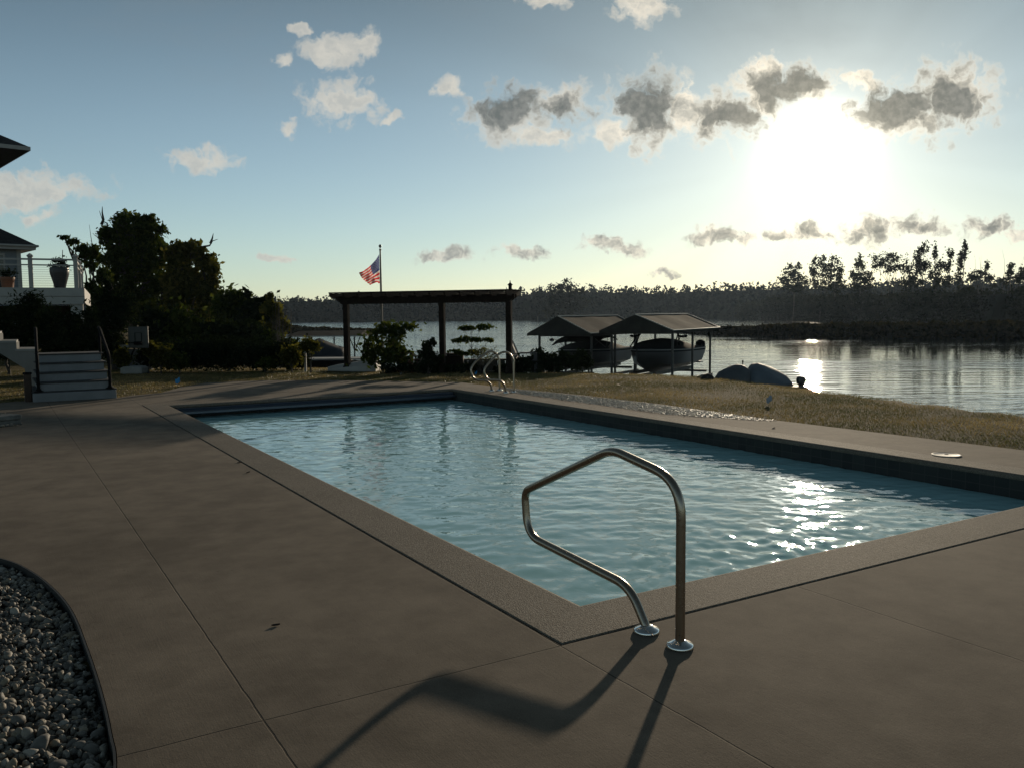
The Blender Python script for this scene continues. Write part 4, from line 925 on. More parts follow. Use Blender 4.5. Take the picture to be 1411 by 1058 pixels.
# hedge and shrubs along the back of the lawn
D = 26.2
blo = [pb(x_, y_, D, 15, 17) for x_, y_ in zip(range(205, 425, 11), RNG.uniform(483, 490, 30))] + [pb(x_, 496, D, 15, 12) for x_ in range(205, 425, 11)]
plant('hedge', ground(315, D), blo, 26000, .05, m_leafd, 'long low dark hedge along the back edge of the lawn, left', 'hedge', None, .04, limbs=False, sub=16, tight=.42, rng=np.random.default_rng(130), top=.6)
D = 25.0
sh = [(222, 488, 16, 15, m_leafy, 'olive flowering shrub at the left end of the hedge'), (246, 494, 13, 12, m_leaf, 'low round green shrub in front of the hedge, left part'), (365, 500, 13, 8, m_leaf, 'low grey green plant before the right part of the hedge'),
      (402, 487, 18, 16, m_leafy, 'pale olive shrub at the right end of the hedge'), (428, 474, 12, 9, m_leafy, 'yellowish bush in front of the covered pontoon'), (168, 492, 11, 14, m_leafy, 'reddish olive shrub between the steps and the hoop'), (205, 478, 10, 9, m_leafy, 'olive bush right of the hoop backboard')]
for k, (x_, y_, rx, ry, m_, lab) in enumerate(sh):
    plant('shrub', ground(x_, D), [pb(x_, y_, D, rx * .7, ry * .8), pb(x_ - rx * .45, y_ + ry * .3, D, rx * .6, ry * .7), pb(x_ + rx * .45, y_ + ry * .35, D, rx * .6, ry * .7)], 1500, .05, m_, lab, 'shrub', 'shrubs along the back of the lawn', .03, sub=12, tight=.4, rng=np.random.default_rng(140 + k))
# bed by the pergola
D = 24.6
plant('tall_shrub', ground(538, D), [pb(545, 452, D, 24, 7), pb(525, 458, D, 20, 9), pb(565, 450, D, 14, 6), pb(515, 475, D, 16, 16), pb(545, 475, D, 20, 13), pb(530, 492, D, 26, 14), pb(555, 490, D, 16, 12), pb(508, 492, D, 12, 12), pb(552, 462, D, 12, 5), pb(530, 448, D, 10, 4)], 1900, .075, m_leaf, 'tall open shrub with big leaves below the flag', 'shrub', 'plants in the bed by the pergola', .04, sub=14, tight=.42, rng=np.random.default_rng(150))
plant('climbing_shrub', ground(590, 23.9), [pb(592, 475, 23.9, 9, 10), pb(588, 488, 23.9, 11, 10), pb(590, 500, 23.9, 12, 10), pb(600, 497, 23.9, 9, 12)], 1500, .06, m_leafd, 'dark shrub wrapped round the middle pergola post', 'shrub', 'plants in the bed by the pergola', .03, sub=10, tight=.36, rng=np.random.default_rng(151))
plant('tiered_tree', ground(650, 24.2), [pb(640, 453, 24.2, 10, 2.6), pb(650, 452, 24.2, 10, 2.6), pb(663, 451, 24.2, 12, 3), pb(630, 470, 24.2, 8, 3.5), pb(644, 468, 24.2, 9, 4), pb(660, 468, 24.2, 11, 3.5), pb(674, 469, 24.2, 7, 3), pb(628, 484, 24.2, 7, 2.6), pb(640, 487, 24.2, 8, 3.5), pb(653, 485, 24.2, 7, 3)], 1500, .06, m_leaf, 'slender young tree with flat leaf tiers between pergola posts', 'tree', 'plants in the bed by the pergola', .018, sub=6, tight=.36, top=at_y(651, 450, 24.2)[2], rng=np.random.default_rng(152))
t = empty('wispy_shrub', ground(668, 24.0), 'fine twiggy shrub behind the far ladder rails', 'shrub', 'plants in the bed by the pergola'); mb = MB(); g = ground(668, 24.0)
for k in range(60):
    e = at_y(RNG.uniform(648, 690), RNG.uniform(476, 500), 24 + RNG.uniform(-.3, .3)); mb.tube(wob(g + RNG.normal(0, .1, 3) * (1, 1, 0), e, 4, .03), np.linspace(.006, .002, 4), 4)
mb.build('twigs', m_bark, t); V, Fq = leaf_quads(clump_points([pb(668, 487, 24, 20, 10)], 700, np.random.default_rng(9), 30, .3), .025, np.random.default_rng(9)); fast_mesh('leaves', V, Fq, m_leafy, t)
for k, (x_, y_, rx, ry, D, lab) in enumerate(((745, 492, 18, 13, 24.6, 'dark rounded shrub in front of the left boat lift'), (775, 496, 20, 12, 24.4, 'wide low shrub between the chair and the bimini boat'), (800, 494, 14, 13, 25.2, 'leafy shrub under the bow of the bimini boat'), (722, 500, 13, 9, 24.2, 'small shrub at the foot of the right pergola post'))):
    plant('shrub', ground(x_, D), [pb(x_, y_, D, rx * .7, ry * .8), pb(x_ - rx * .5, y_ + ry * .4, D, rx * .6, ry * .6), pb(x_ + rx * .5, y_ + ry * .4, D, rx * .6, ry * .6)], 2200, .055, m_leafd, lab, 'shrub', 'shrubs before the boat lifts', .03, sub=14, tight=.38, rng=np.random.default_rng(160 + k))
# low ground cover in the bed
gp = []
for x_ in range(528, 770, 6): gp.append(pb(x_, 508 + RNG.uniform(-3, 2), 24.2 + RNG.uniform(-.2, .5), 6, 5))
V, Fq = leaf_quads(clump_points(gp, 9000, np.random.default_rng(4), 8, .5), .04, np.random.default_rng(4)); tag(fast_mesh('ground_cover', V, Fq, m_leafd), kind='stuff')

# tree on the far shore, centre
D = 430
plant('shore_tree', (at_y(778, 440, D)[0], D, LAKE_Z), [pb(782, 392, D, 11, 9), pb(766, 398, D, 13, 7), pb(785, 406, D, 16, 10), pb(765, 415, D, 16, 14), pb(800, 402, D, 6, 5), pb(795, 420, D, 20, 15), pb(775, 430, D, 26, 10)], 4200, .62, m_mid, 'tall tree rising above the far wood behind the left boat lift', 'tree', 'trees across the lake', .5, sub=16, tight=.32, rng=np.random.default_rng(170))
plant('shore_tree', (at_y(741, 440, 520)[0], 520, LAKE_Z), [pb(741, 405, 520, 6, 4), pb(741, 415, 520, 7, 8), pb(740, 428, 520, 9, 8)], 900, .9, m_far, 'small round tree topping the far wood right of the pergola', 'tree', 'trees across the lake', .4, sub=8, tight=.36, rng=np.random.default_rng(171))
# trees on the wooded point, each with its own form
pt_trees = [
    (1093, 350, [(1093, 376, 12, 12), (1085, 386, 12, 8), (1103, 386, 13, 10), (1098, 368, 6, 6), (1092, 398, 20, 8)], 1900, .5, 'dense conical tree, leftmost on the wooded point'),
    (1130, 320, [(1126, 362, 8, 10), (1134, 372, 9, 12), (1122, 378, 8, 12), (1130, 392, 13, 10), (1135, 355, 4, 6)], 1500, .42, 'airy tree with upright limbs, second from the left on the point'),
    (1152, 305, [(1150, 365, 9, 11), (1157, 378, 9, 14), (1144, 380, 8, 12), (1153, 396, 13, 8)], 1400, .4, 'airy pale tree, third from the left on the wooded point'),
    (1186, 290, [(1186, 366, 8, 11), (1180, 380, 9, 11), (1194, 382, 10, 10), (1187, 395, 15, 8), (1185, 355, 3, 5)], 1900, .4, 'dark pointed tree left of the round open tree on the point'),
    (1222, 270, [(1213, 358, 11, 9), (1228, 355, 12, 9), (1222, 366, 15, 10), (1208, 368, 7, 6), (1238, 367, 7, 6)], 1600, .34, 'round open crowned tree on bare trunks in the middle of the point'),
    (1252, 255, [(1248, 370, 5, 14), (1256, 378, 7, 14), (1252, 392, 11, 8)], 800, .34, 'slim sparse tree just right of the round open tree'),
    (1270, 245, [(1265, 352, 6, 10), (1273, 344, 7, 9), (1267, 370, 8, 14), (1262, 388, 10, 9), (1277, 366, 6, 10)], 1700, .33, 'tall leafy tree with a forked top near the middle right of the point'),
    (1292, 238, [(1288, 350, 4, 12), (1294, 368, 6, 12), (1290, 386, 8, 10), (1282, 378, 5, 8)], 1000, .32, 'narrow leafy tree between the two tallest ones on the point'),
    (1308, 230, [(1310, 350, 5, 10), (1306, 368, 6, 10), (1304, 386, 8, 10)], 800, .3, 'narrow tree just left of the tallest spire on the point'),
    (1325, 224, [(1330, 337, 4, 7), (1327, 350, 6, 10), (1322, 366, 5, 12), (1321, 382, 6, 9)], 1300, .29, 'tallest narrow spire shaped tree on the wooded point'),
    (1348, 216, [(1350, 378, 14, 5), (1341, 382, 10, 6), (1360, 366, 4, 7), (1362, 384, 6, 5)], 900, .29, 'low flat topped tree with thin dead stems right of the spire'),
    (1393, 200, [(1393, 366, 5, 6), (1392, 378, 5, 8), (1384, 388, 6, 6), (1405, 382, 7, 7)], 900, .27, 'thin tree with a small tuft of leaves at the right edge of the picture'),
    (1410, 198, [(1412, 372, 7, 9), (1409, 384, 9, 9)], 700, .27, 'rightmost leafy tree on the wooded point'),
]
for k, (x_, D, bl, n, lf, lab) in enumerate(pt_trees):
    bx = at_y(x_, 400, D); tw = []
    if k in (4, 5, 10, 11):
        for j in range(5):
            xx = x_ + RNG.uniform(-10, 10); tw.append(wob(at_y(xx, 410, D), at_y(xx + RNG.uniform(-6, 10), RNG.uniform(340, 372), D), 5, .25))
    plant('point_tree', (bx[0], bx[1], LAKE_Z + .3), [pb(a, b, D, c_, d_) for a, b, c_, d_ in bl], n, lf, m_mid, lab, 'tree', 'trees on the wooded point', .17, sub=12, tight=.34, rng=np.random.default_rng(180 + k), twigs=tw)

# ================================================================== HOUSE AND LEFT SIDE
m_siding, T = mat('grey_lap_siding'); o = coord(T); z = T.node('ShaderNodeSeparateXYZ', {0: o}).outputs[2]
fr_ = T.m('FRACT', T.m('DIVIDE', z, .16))
out(T, T.node('ShaderNodeBsdfPrincipled', {'Base Color': T.ramp(T.noise(o, 2.0, 4.0), [(.3, (.17, .19, .21)), (.7, (.21, .23, .25))]), 'Roughness': .75, 'Normal': bump(T, fr_, .6, .02)}).outputs[0])
HD = 42.0; ec = at_y(50, 338, HD)            # right corner of the lower eave
t = empty('house', (ec[0] - 6, HD + 3, 0.2), 'grey sided house with dark hipped roofs at the left edge of the picture', 'house'); house_t = t
wx = at_y(34, 345, HD)[0]; ez = ec[2]; fl = 2.75
mb = MB(); mb.box((wx - 5, HD + 4.6, (ez + -.3) / 2 + .1), (10, 8.0, ez + .1)); mb.build('wall', m_siding, t)
# lower hipped roof with a boxed eave
x1, y0_ = ec[0], HD - .0
mb = MB(); ridge_z = ez + 3.0
e_ = [(x1, y0_, ez), (x1, y0_ + 9.2, ez), (x1 - 12, y0_ + 9.2, ez), (x1 - 12, y0_, ez)]; r1, r2 = (x1 - 4.6, y0_ + 4.6, ridge_z), (x1 - 12, y0_ + 4.6, ridge_z)
mb.add(e_ + [r1, r2], [(0, 1, 4), (1, 2, 5, 4), (3, 0, 4, 5)]); roof = mb.build('lower_roof', m_shingle, t)
mb = MB(); mb.add([(x1, y0_, ez - .01), (x1, y0_ + 9.2, ez - .01), (x1 - 12, y0_ + 9.2, ez - .01), (x1 - 12, y0_, ez - .01)] + [(x1 - .02, y0_ + .02, ez - .24), (x1 - .02, y0_ + 9.18, ez - .24), (x1 - 12, y0_ + 9.18, ez - .24), (x1 - 12, y0_ + .02, ez - .24)],
   [(0, 1, 5, 4), (1, 2, 6, 5), (3, 0, 4, 7), (4, 5, 6, 7)]); mb.build('fascia', m_white, roof)
mb = MB(); mb.tube([(x1 + .05, y0_ - .06, ez - .06), (x1 - 12, y0_ - .06, ez - .06)], .06, 8); mb.tube([(x1 + .05, y0_ - .06, ez - .06), (x1 + .05, y0_ + 9.2, ez - .06)], .06, 8); mb.build('gutter', m_white, roof, smooth=True)
# upper storey and its roof
ue = at_y(18, 203, HD - 1.0); ux, uz = ue[0], ue[2]
mb = MB(); mb.box((ux - 9.6, HD + 6.0, (uz + ez) / 2 + .9), (10.6, 6.6, uz - ez - 1.5)); mb.build('upper_wall', m_siding, t)
mb = MB(); y0_ = HD - 1.0; e_ = [(ux, y0_, uz), (ux, y0_ + 10.4, uz), (ux - 13, y0_ + 10.4, uz), (ux - 13, y0_, uz), (ux - 5.2, y0_ + 5.2, uz + 3.1), (ux - 13, y0_ + 5.2, uz + 3.1)]
f_ = [(0, 1, 4), (1, 2, 5, 4), (3, 0, 4, 5)]
mb.add(e_, f_); mb.add([(a, b, c - .16) for a, b, c in e_], [q[::-1] for q in f_]); roof = mb.build('upper_roof', m_shingle, t)
mb = MB(); mb.box((ux - 6.5, y0_ - .015, uz - .08), (13.06, .03, .18)); mb.box((ux + .015, y0_ + 5.2, uz - .08), (.03, 10.4, .18)); mb.build('fascia', m_white, roof)
# window beside the balcony, corner board
mb = MB(); mb.box((wx - .08, HD + .58, (ez + fl) / 2), (.18, .05, ez - fl)); mb.build('corner_board', m_white, t)
mb = MB(); cxw = at_y(2, 370, HD)[0]; mb.box((cxw, HD + .58, fl + 1.05), (1.0, .06, 1.9)); w_ = mb.build('window', m_white, t); mb = MB(); mb.box((cxw, HD + .55, fl + 1.05), (.82, .04, 1.7)); mb.build('pane', m_glass, w_)
# balcony
BD = 31.0; br_ = at_y(114, 397, BD); bz = br_[2]; bt = MB(); bx1 = br_[0]; hth = (at_y(114, 397, BD)[2] - at_y(114, 417, BD)[2])
bt.box((bx1 - 6, BD + 4.9, bz - .12), (12, 9.8, .24)); bal = bt.build('balcony', m_white, t)
mb = MB(); mb.box((bx1 - 6, BD - .03, bz - .15), (12.06, .05, .30)); mb.box((bx1 - 6, BD - .02, bz - .45), (12.06, .045, .27)); mb.box((bx1 + .025, BD + 4.9, bz - .28), (.05, 9.8, .56)); mb.build('band_board', m_white, bal)
mb = MB(); q = at_y(109, 425, BD); mb.box((bx1 - .22, BD + .25, bz / 2 - .3), (.40, .40, bz - .55)); mb.build('column', m_white, bal)
mb = MB(); mb.box((bx1 - 4.4, BD + .25, bz / 2 - .3), (.40, .40, bz - .55)); mb.build('column', m_white, bal)
mb = MB(); mb.box((bx1 - 6, BD + 4.5, bz - .78), (11.5, .12, .4)); mb.build('under_beam', m_wood, bal)
def rpost(x, y, z, h=1.08):
    mb = MB(); mb.box((x, y, z + h / 2), (.14, .14, h), bev=.01); mb.box((x, y, z + h + .03), (.20, .20, .06), bev=.015); mb.lathe((x, y, z + h + .06), [(.09, 0), (.05, .04), (.005, .07)], 4); mb.build('post', m_white, bal)
fx = [bx1 - .2 - k * 1.42 for k in range(4)]
for x_ in fx: rpost(x_, BD + .1, bz)
for y_ in (BD + 3.4, BD + 6.6): rpost(bx1 - .2, y_, bz)
rpost(bx1 - 2.15, BD + 7.5, bz)
for z_, th in ((1.0, .06), (.80, .045)):
    mb = MB(); mb.bar((fx[-1], BD + .1, bz + z_), (bx1 - .2, BD + .1, bz + z_), .07, th); mb.build('rail', m_white, bal)
    mb = MB(); mb.bar((bx1 - .2, BD + .1, bz + z_), (bx1 - .2, BD + 9.0, bz + z_), .07, th); mb.build('rail', m_white, bal)
mb = MB()
for k in range(9):
    zz = bz + .08 + k * .08; mb.tube([(fx[-1], BD + .1, zz), (bx1 - .2, BD + .1, zz)], .004, 5, False); mb.tube([(bx1 - .2, BD + .1, zz), (bx1 - .2, BD + 9.0, zz)], .004, 5, False)
mb.build('cable', m_alu, bal)
for x_ in (fx[0] - .72, fx[0] - .35): 
    mb = MB(); mb.tube([(x_, BD + .1, bz), (x_, BD + .1, bz + .98)], .012, 6); mb.build('baluster', m_alu, bal)
# urn on the balcony
m_urn = simple('dark_glazed_urn', (.03, .034, .04), .35, .2, 5)
q = at_y(83, 395, BD + 1.2); q[2] = bz; t = empty('planter_urn', q, 'big dark tapering urn with a clipped plant on the balcony', 'planter')
mb = MB(); mb.lathe(q, [(.16, 0), (.18, .03), (.25, .3), (.32, .55), (.335, .68), (.31, .80), (.28, .82), (.28, .76), (.01, .74)], 24); mb.build('urn', m_urn, t, smooth=True)
V, Fq = leaf_quads(clump_points([(q[0] - .1, q[1], q[2] + .98, .22, .22, .16), (q[0] + .16, q[1], q[2] + .95, .18, .2, .2)], 500, np.random.default_rng(2), 6), .05, np.random.default_rng(2)); fast_mesh('foliage', V, Fq, m_leafd, t)
mb = MB(); mb.tube([q + (.1, 0, .8), q + (.16, 0, 1.45)], [.02, .012], 6); mb.build('stake', m_wood, t)
m_terra = simple('terracotta_glaze', (.22, .09, .045), .6, .2, 4)
q = at_y(10.5, 390, BD + .9); q[2] = bz; t = empty('terracotta_pot', q, 'orange terracotta pot with a small plant on the balcony at the left edge', 'planter')
mb = MB(); mb.lathe(q, [(.17, 0), (.20, .1), (.23, .36), (.25, .38), (.25, .45), (.21, .45), (.2, .4), (.01, .4)], 18); mb.build('pot', m_terra, t, smooth=True)
V, Fq = leaf_quads(clump_points([(q[0], q[1], q[2] + .62, .24, .24, .22)], 400, np.random.default_rng(3), 6), .05, np.random.default_rng(3)); fast_mesh('foliage', V, Fq, m_leafd, t)

# the house is turned to face the lake; the balcony hangs on its corner
def turn(ob, pivot, ang, inv=None):
    p = Vector((pivot[0], pivot[1], 0)); M = Matrix.Translation(p) @ Matrix.Rotation(ang, 4, 'Z') @ Matrix.Translation(-p) @ Matrix.Translation(Vector(root_loc(ob)))
    return M
TH = math.radians(42); Mh = turn(house_t, (ec[0], HD), TH); Mb = turn(bal, (br_[0], BD), math.radians(25))
house_t.matrix_world = Mh; bal.matrix_basis = Mh.inverted() @ Mb

# dark evergreens below the balcony
for k, (x_, y_, D, rx, ry, lab) in enumerate(((10, 455, 24.5, 22, 30, 'dark evergreen shrub at the left edge under the balcony'), (42, 440, 23.5, 26, 36, 'broad dark evergreen below the left part of the balcony'), (72, 455, 22.5, 18, 30, 'dark evergreen behind the left handrail of the steps'), (100, 462, 23.0, 17, 32, 'narrow dark evergreen under the balcony column'), (124, 462, 23.5, 12, 34, 'slim dark evergreen behind the right half of the steps'))):
    plant('evergreen_shrub', ground(x_, D), [pb(x_, y_ - ry * .55, D, rx * .65, ry * .5), pb(x_ - rx * .3, y_, D, rx * .75, ry * .6), pb(x_ + rx * .3, y_ + 4, D, rx * .75, ry * .6), pb(x_, y_ + ry * .65, D, rx, ry * .6)], 5200, .065, m_leafd, lab, 'evergreen', 'evergreens below the balcony', .05, limbs=True, sub=20, tight=.4, aspect=.35, rng=np.random.default_rng(200 + k))

# garden steps with black handrails
s0, s1 = at_z(46, 554.5), at_z(161, 548.4); sdir = (s1 - s0); sw = np.linalg.norm(sdir); sdir /= sw; sback = np.array([-sdir[1], sdir[0], 0]); sa = math.atan2(sdir[1], sdir[0])
m_riser = simple('grey_white_riser', (.20, .205, .215), .75, .15, 3, bmp=.1); m_tread = simple('dark_composite_tread', (.035, .035, .038), .75, .3, 12, bmp=.2)
t = empty('garden_steps', (s0 + s1) / 2, 'pale garden steps with dark overhanging treads at the left end of the deck', 'steps')
mid = (s0 + s1) / 2
mb = MB(); mb.box(mid + sback * .95 + (0, 0, .085), (sw, 1.9, .17), sa, bev=.01); mb.build('plinth', m_riser, t)
rz_ = .172; tz = .17
mb = MB(); mb.box(mid + sback * .97 + (0, 0, tz + .012), (sw + .03, 1.84, .024), sa); mb.build('tread', m_tread, t)
w0 = sw * .86
for k in range(4):
    ww = w0 - k * .04; yb = .14 + k * .30; zz = tz + .026 + k * rz_
    mb = MB(); mb.box(mid + sdir * .01 + sback * (yb + (1.9 - yb) / 2) + (0, 0, zz + (rz_ - .03) / 2), (ww, 1.9 - yb, rz_ - .03), sa); mb.build('riser', m_riser, t)
    mb = MB(); mb.box(mid + sdir * .01 + sback * (yb - .03 + (1.93 - yb) / 2) + (0, 0, zz + rz_ - .014), (ww + .10, 1.93 - yb, .026), sa, bev=.006); mb.build('tread', m_tread, t)
for s in (-1, 1):
    hr = MB(); o0 = mid + sdir * s * (sw * .43) + sback * .09; o1 = mid + sdir * s * (sw * .40) + sback * 1.2
    hr.tube(rounded([o0 + (0, 0, .19), o0 + (0, 0, .86), o1 + (0, 0, 1.40), o1 + sback * .15 + (0, 0, 1.40)], [.10, .08], 5), .03, 12); hr.tube([o1 + (0, 0, .8), o1 + (0, 0, 1.40)], .024, 10)
    hr.lathe(o0 + (0, 0, .192), [(.085, 0), (.085, .012), (.05, .03), (.035, .06)], 16); hr.build('handrail', m_black, t, smooth=True)
# brown post beside the steps
q = at_z(39.5, 553); t = empty('timber_post', q, 'short brown timber post left of the garden steps', 'post')
mb = MB(); mb.box(q + (0, 0, .26), (.13, .13, .54), sa, bev=.015); mb.build('post', simple('brown_post', (.05, .03, .02), .8, .3, 10), t); mb = MB(); mb.box(q + (0, 0, .545), (.16, .16, .04), sa, bev=.012); mb.build('cap', m_black, t)

# white stair stringer running up to the left
m_stair = simple('grey_white_stair_board', (.17, .168, .16), .75, .12, 3, bmp=.1); m_stair2 = simple('stair_cap_board', (.24, .235, .225), .7, .12, 3)
D = 18.6; t = empty('white_staircase', ground(20, D), 'white boxed staircase climbing left towards the house', 'staircase')
q0, q1 = at_y(49, 500, D), at_y(0, 470, D); run = (q0[0] - q1[0]); st = []
xs_ = [at_y(p, 500, D)[0] for p in (49, 46, 24, 1, -22, -45, -68)]; zs_ = [at_y(20, p, D)[2] for p in (484, 472.5, 460, 447, 434, 421)]
prof_ = []
for i in range(6):
    prof_ += [(xs_[i + 1] if i else xs_[0], zs_[i]), (xs_[i + 2] if i < 5 else xs_[6] - .3, zs_[i])] if i else [(xs_[0], zs_[0]), (xs_[2], zs_[0])]
bot = [(xs_[6] - .3, at_y(0, 450, D)[2]), (at_y(0, 487, D)[0], at_y(0, 487, D)[2]), (at_y(34, 507, D)[0], at_y(34, 508, D)[2]), (at_y(36, 512, D)[0], 0.0), (xs_[0], 0.0)]
poly = [(x, D, z) for x, z in prof_ + bot]
mb = MB(); mb.slab(poly, (0, .09, 0)); mb.build('stringer', m_stair, t)
mb = MB(); mb.slab([(x - .62, y + 1.1, z) for x, y, z in poly], (0, .09, 0)); mb.build('stringer', m_stair, t)
for i in range(6):
    xa, xb = (xs_[0] if i == 0 else xs_[i + 1]), (xs_[i + 2] if i < 5 else xs_[6] - .3)
    mb = MB(); mb.slab([(xa + .02, D - .03, zs_[i]), (xb - .02, D - .03, zs_[i]), (xb - .70, D + 1.22, zs_[i]), (xa - .66, D + 1.22, zs_[i])], (0, 0, .045)); mb.build('cap_tread', m_stair2, t)
    mb = MB(); mb.slab([(xa - .03, D + .095, zs_[i] - .21), (xa - .64, D + 1.09, zs_[i] - .21), (xa - .64, D + 1.09, zs_[i] - .005), (xa - .03, D + .095, zs_[i] - .005)], (-.03, 0, 0)); mb.build('riser', m_stair, t)

# low stone edging with pebbles at the left edge
m_stone = simple('split_stone', (.16, .155, .145), .9, .35, 9, bmp=.7)
k0, k1 = at_z(31, 584), at_z(-40, 592); kd = (k1 - k0) / np.linalg.norm(k1 - k0); kn = np.array([kd[1], -kd[0], 0]); ka = math.atan2(kd[1], kd[0])
if kn[1] < 0: kn = -kn
t = empty('stone_ledge', k0, 'low two layered stone ledge at the left edge of the deck', 'ledge')
for j, (h0, h1, ins) in enumerate(((0, .075, 0.03), (.078, .15, 0))):
    for i in range(3):
        mb = MB(); mb.box(k0 + kd * (.3 + i * .62) + kn * (.16 + ins) + (0, 0, (h0 + h1) / 2), (.60, .32, h1 - h0), ka, bev=.012); mb.build('stone', m_stone, t)
k2 = k0 + kn * .55
mb = MB(); mb.box(k0 + kd * .95 + kn * .75 + (0, 0, .09), (1.86, .28, .10), ka, bev=.015); mb.build('back_stone', m_stone, t)
pts = np.array([k0 + kd * RNG.uniform(.02, 1.8) + kn * RNG.uniform(.32, .62) + np.array([0, 0, RNG.uniform(.10, .15)]) for _ in range(420)] + [k0 + kd * RNG.uniform(-.02, 1.8) - kn * RNG.uniform(.0, .14) + np.array([0, 0, .012]) for _ in range(70)])
tag(pebble_field('ledge_pebbles', pts, .026, m_peb, np.random.default_rng(6)), kind='stuff')

# pool basketball hoop standing by the hedge
D = 24.8; m_board = simple('grey_backboard', (.07, .075, .07), .4, .15, 3)
c = at_y(191, 465, D); t = empty('basketball_hoop', ground(186, D), 'poolside basketball hoop with a grey backboard on two bent arms', 'basketball hoop'); k = px_m(D)
mb = MB(); mb.box(c, (27 * k, .035, 29 * k), bev=.012); bb = mb.build('backboard', m_board, t)
mb = MB(); 
for a, b in (((-13.2, 14.2), (13.2, 14.2)), ((-13.2, -14.2), (13.2, -14.2)), ((-13.2, -14.2), (-13.2, 14.2)), ((13.2, -14.2), (13.2, 14.2))): mb.bar(c + (a[0] * k, -.02, a[1] * k), c + (b[0] * k, -.02, b[1] * k), .02, .02)
mb.build('frame', m_alu, bb)
mb = MB()
for a, b in (((-4.5, 6), (4.5, 6)), ((-4.5, -6), (-4.5, 6)), ((4.5, -6), (4.5, 6)), ((-4.5, -6), (4.5, -6))): mb.bar(c + (a[0] * k, -.024, a[1] * k), c + (b[0] * k, -.024, b[1] * k), .02, .012)
mb.build('target_square', m_black, bb)
mb = MB(); mb.tube([c + np.array([math.cos(a) * .2, -.26 + math.sin(a) * .2, -7 * k]) for a in np.linspace(0, 2 * math.pi, 25)], .011, 8, False); mb.bar(c + (-.1, -.06, -8 * k), c + (.1, -.06, -8 * k), .09, .1); mb.build('rim', m_black, t, smooth=True)
for s, pth in ((-1, [(186, 473), (185.3, 481), (181.5, 489), (179.5, 500)]), (1, [(196.5, 473), (196.5, 481), (192.5, 489), (190.5, 500)])):
    mb = MB(); mb.tube(smooth_path([at_y(*p, D + dd) for p, dd in zip(pth, (.05, .1, .25, .3))], 6), .02, 10); mb.build('arm', m_black, t, smooth=True)
mb = MB(); q = at_y(185, 502, D + .3); q[2] = max(q[2], 0.1); mb.box((q[0], q[1], .07), (.62, .55, .24), bev=.05); mb.build('base', m_dimwhite, t)
# grey low wall behind it
D = 27; a, b = at_y(160, 491, D), at_y(209, 491, D); wz = at_y(180, 479, D)[2]
t = empty('retaining_wall', ((a[0] + b[0]) / 2, D, 0), 'low grey board wall behind the basketball hoop', 'wall')
mb = MB(); mb.box(((a[0] + b[0]) / 2, D, wz / 2 - .1), (b[0] - a[0], .12, wz + .1)); mb.build('panel', simple('grey_board', (.09, .092, .09), .85, .15, 5, bmp=.2), t)
mb = MB(); mb.box(((a[0] + b[0]) / 2, D, wz + .04), (b[0] - a[0] + .1, .2, .08), bev=.01); mb.build('cap', m_dimwhite, t)

# ---- dock, low boat canopy, covered pontoon and dinghy on the left shore
D = 44; zt_ = at_y(470, 456, D)[2]; zb_ = at_y(470, 462.5, D)[2]; xa, xb = at_y(404, 460, D)[0], at_y(514, 460, D)[0]
t = empty('low_boat_shelter', ((xa + xb) / 2, D, LAKE_Z), 'low flat dark boat shelter over the covered pontoon, behind the left pergola post', 'boat shelter')
mb = MB(); mb.loft([[(xa, y_, zb_), (xa + .3, y_, z_), (xb - .4, y_, z_ + .02), (xb, y_, zb_)] for y_, z_ in ((D - 1.7, zb_ + .02), (D, zt_), (D + 1.7, zb_ + .02))], closed=True); mb.build('canopy', m_canv, t)
for x_ in (at_y(468.5, 460, D)[0], at_y(495.5, 460, D)[0], at_y(420, 460, D)[0]):
    for y_ in (D - 1.5, D + 1.5):
        mb = MB(); mb.tube([(x_, y_, LAKE_Z - .3), (x_, y_, zb_)], .035, 8); mb.build('post', m_black, t)
x_ = at_y(496, 460, D)[0]
for s in (-1, 1):
    mb = MB(); mb.tube([(x_, D - 1.5, zb_ - .75), (x_ + s * .28, D - 1.5, zb_)], .022, 6); mb.build('brace', m_black, t)
mb = MB(); mb.tube([(x_, D - 1.5, zb_ - .35), (x_ + .5, D - 1.4, zb_ - 1.1)], .02, 6); mb.build('brace', m_black, t)
mb = MB(); mb.bar((xa, D - 1.72, zb_), (xb, D - 1.72, zb_), .04, .05); mb.build('edge_rail', m_pale_trim, t)
D = 40; m_pc = simple('slate_boat_cover', (.022, .024, .030), .8, .2, 3, bmp=.2)
tp = [(395, 487), (410, 482), (426, 471), (440, 466), (452, 471), (464, 476), (474, 478.5), (482, 492)]
t = empty('covered_pontoon', (at_y(440, 470, D)[0], D, LAKE_Z), 'pontoon boat under a peaked dark cover on the left shore', 'boat'); rings = []
for x_, y_ in tp:
    p = at_y(x_, y_, D); zb2 = -1.25; rings.append([(p[0], D + v, zb2 + (p[2] - zb2) * f) for v, f in ((-1.25, 0), (-1.2, .55), (-.7, .85), (0, 1), (.7, .85), (1.2, .55), (1.25, 0))])
mb = MB(); mb.loft(rings); mb.build('cover', m_pc, t, smooth=True)
for s in (-.8, .8):
    mb = MB(); mb.tube([(at_y(392, 490, D)[0], D + s, -1.62), (at_y(398, 490, D)[0], D + s, -1.6), (at_y(484, 490, D)[0], D + s, -1.6)], [.08, .3, .3], 12); mb.build('pontoon', m_alu, t, smooth=True)
mb = MB(); mb.box((at_y(439, 490, D)[0], D, -1.28), (3.1, 2.5, .1)); mb.build('deck', m_pc, t)
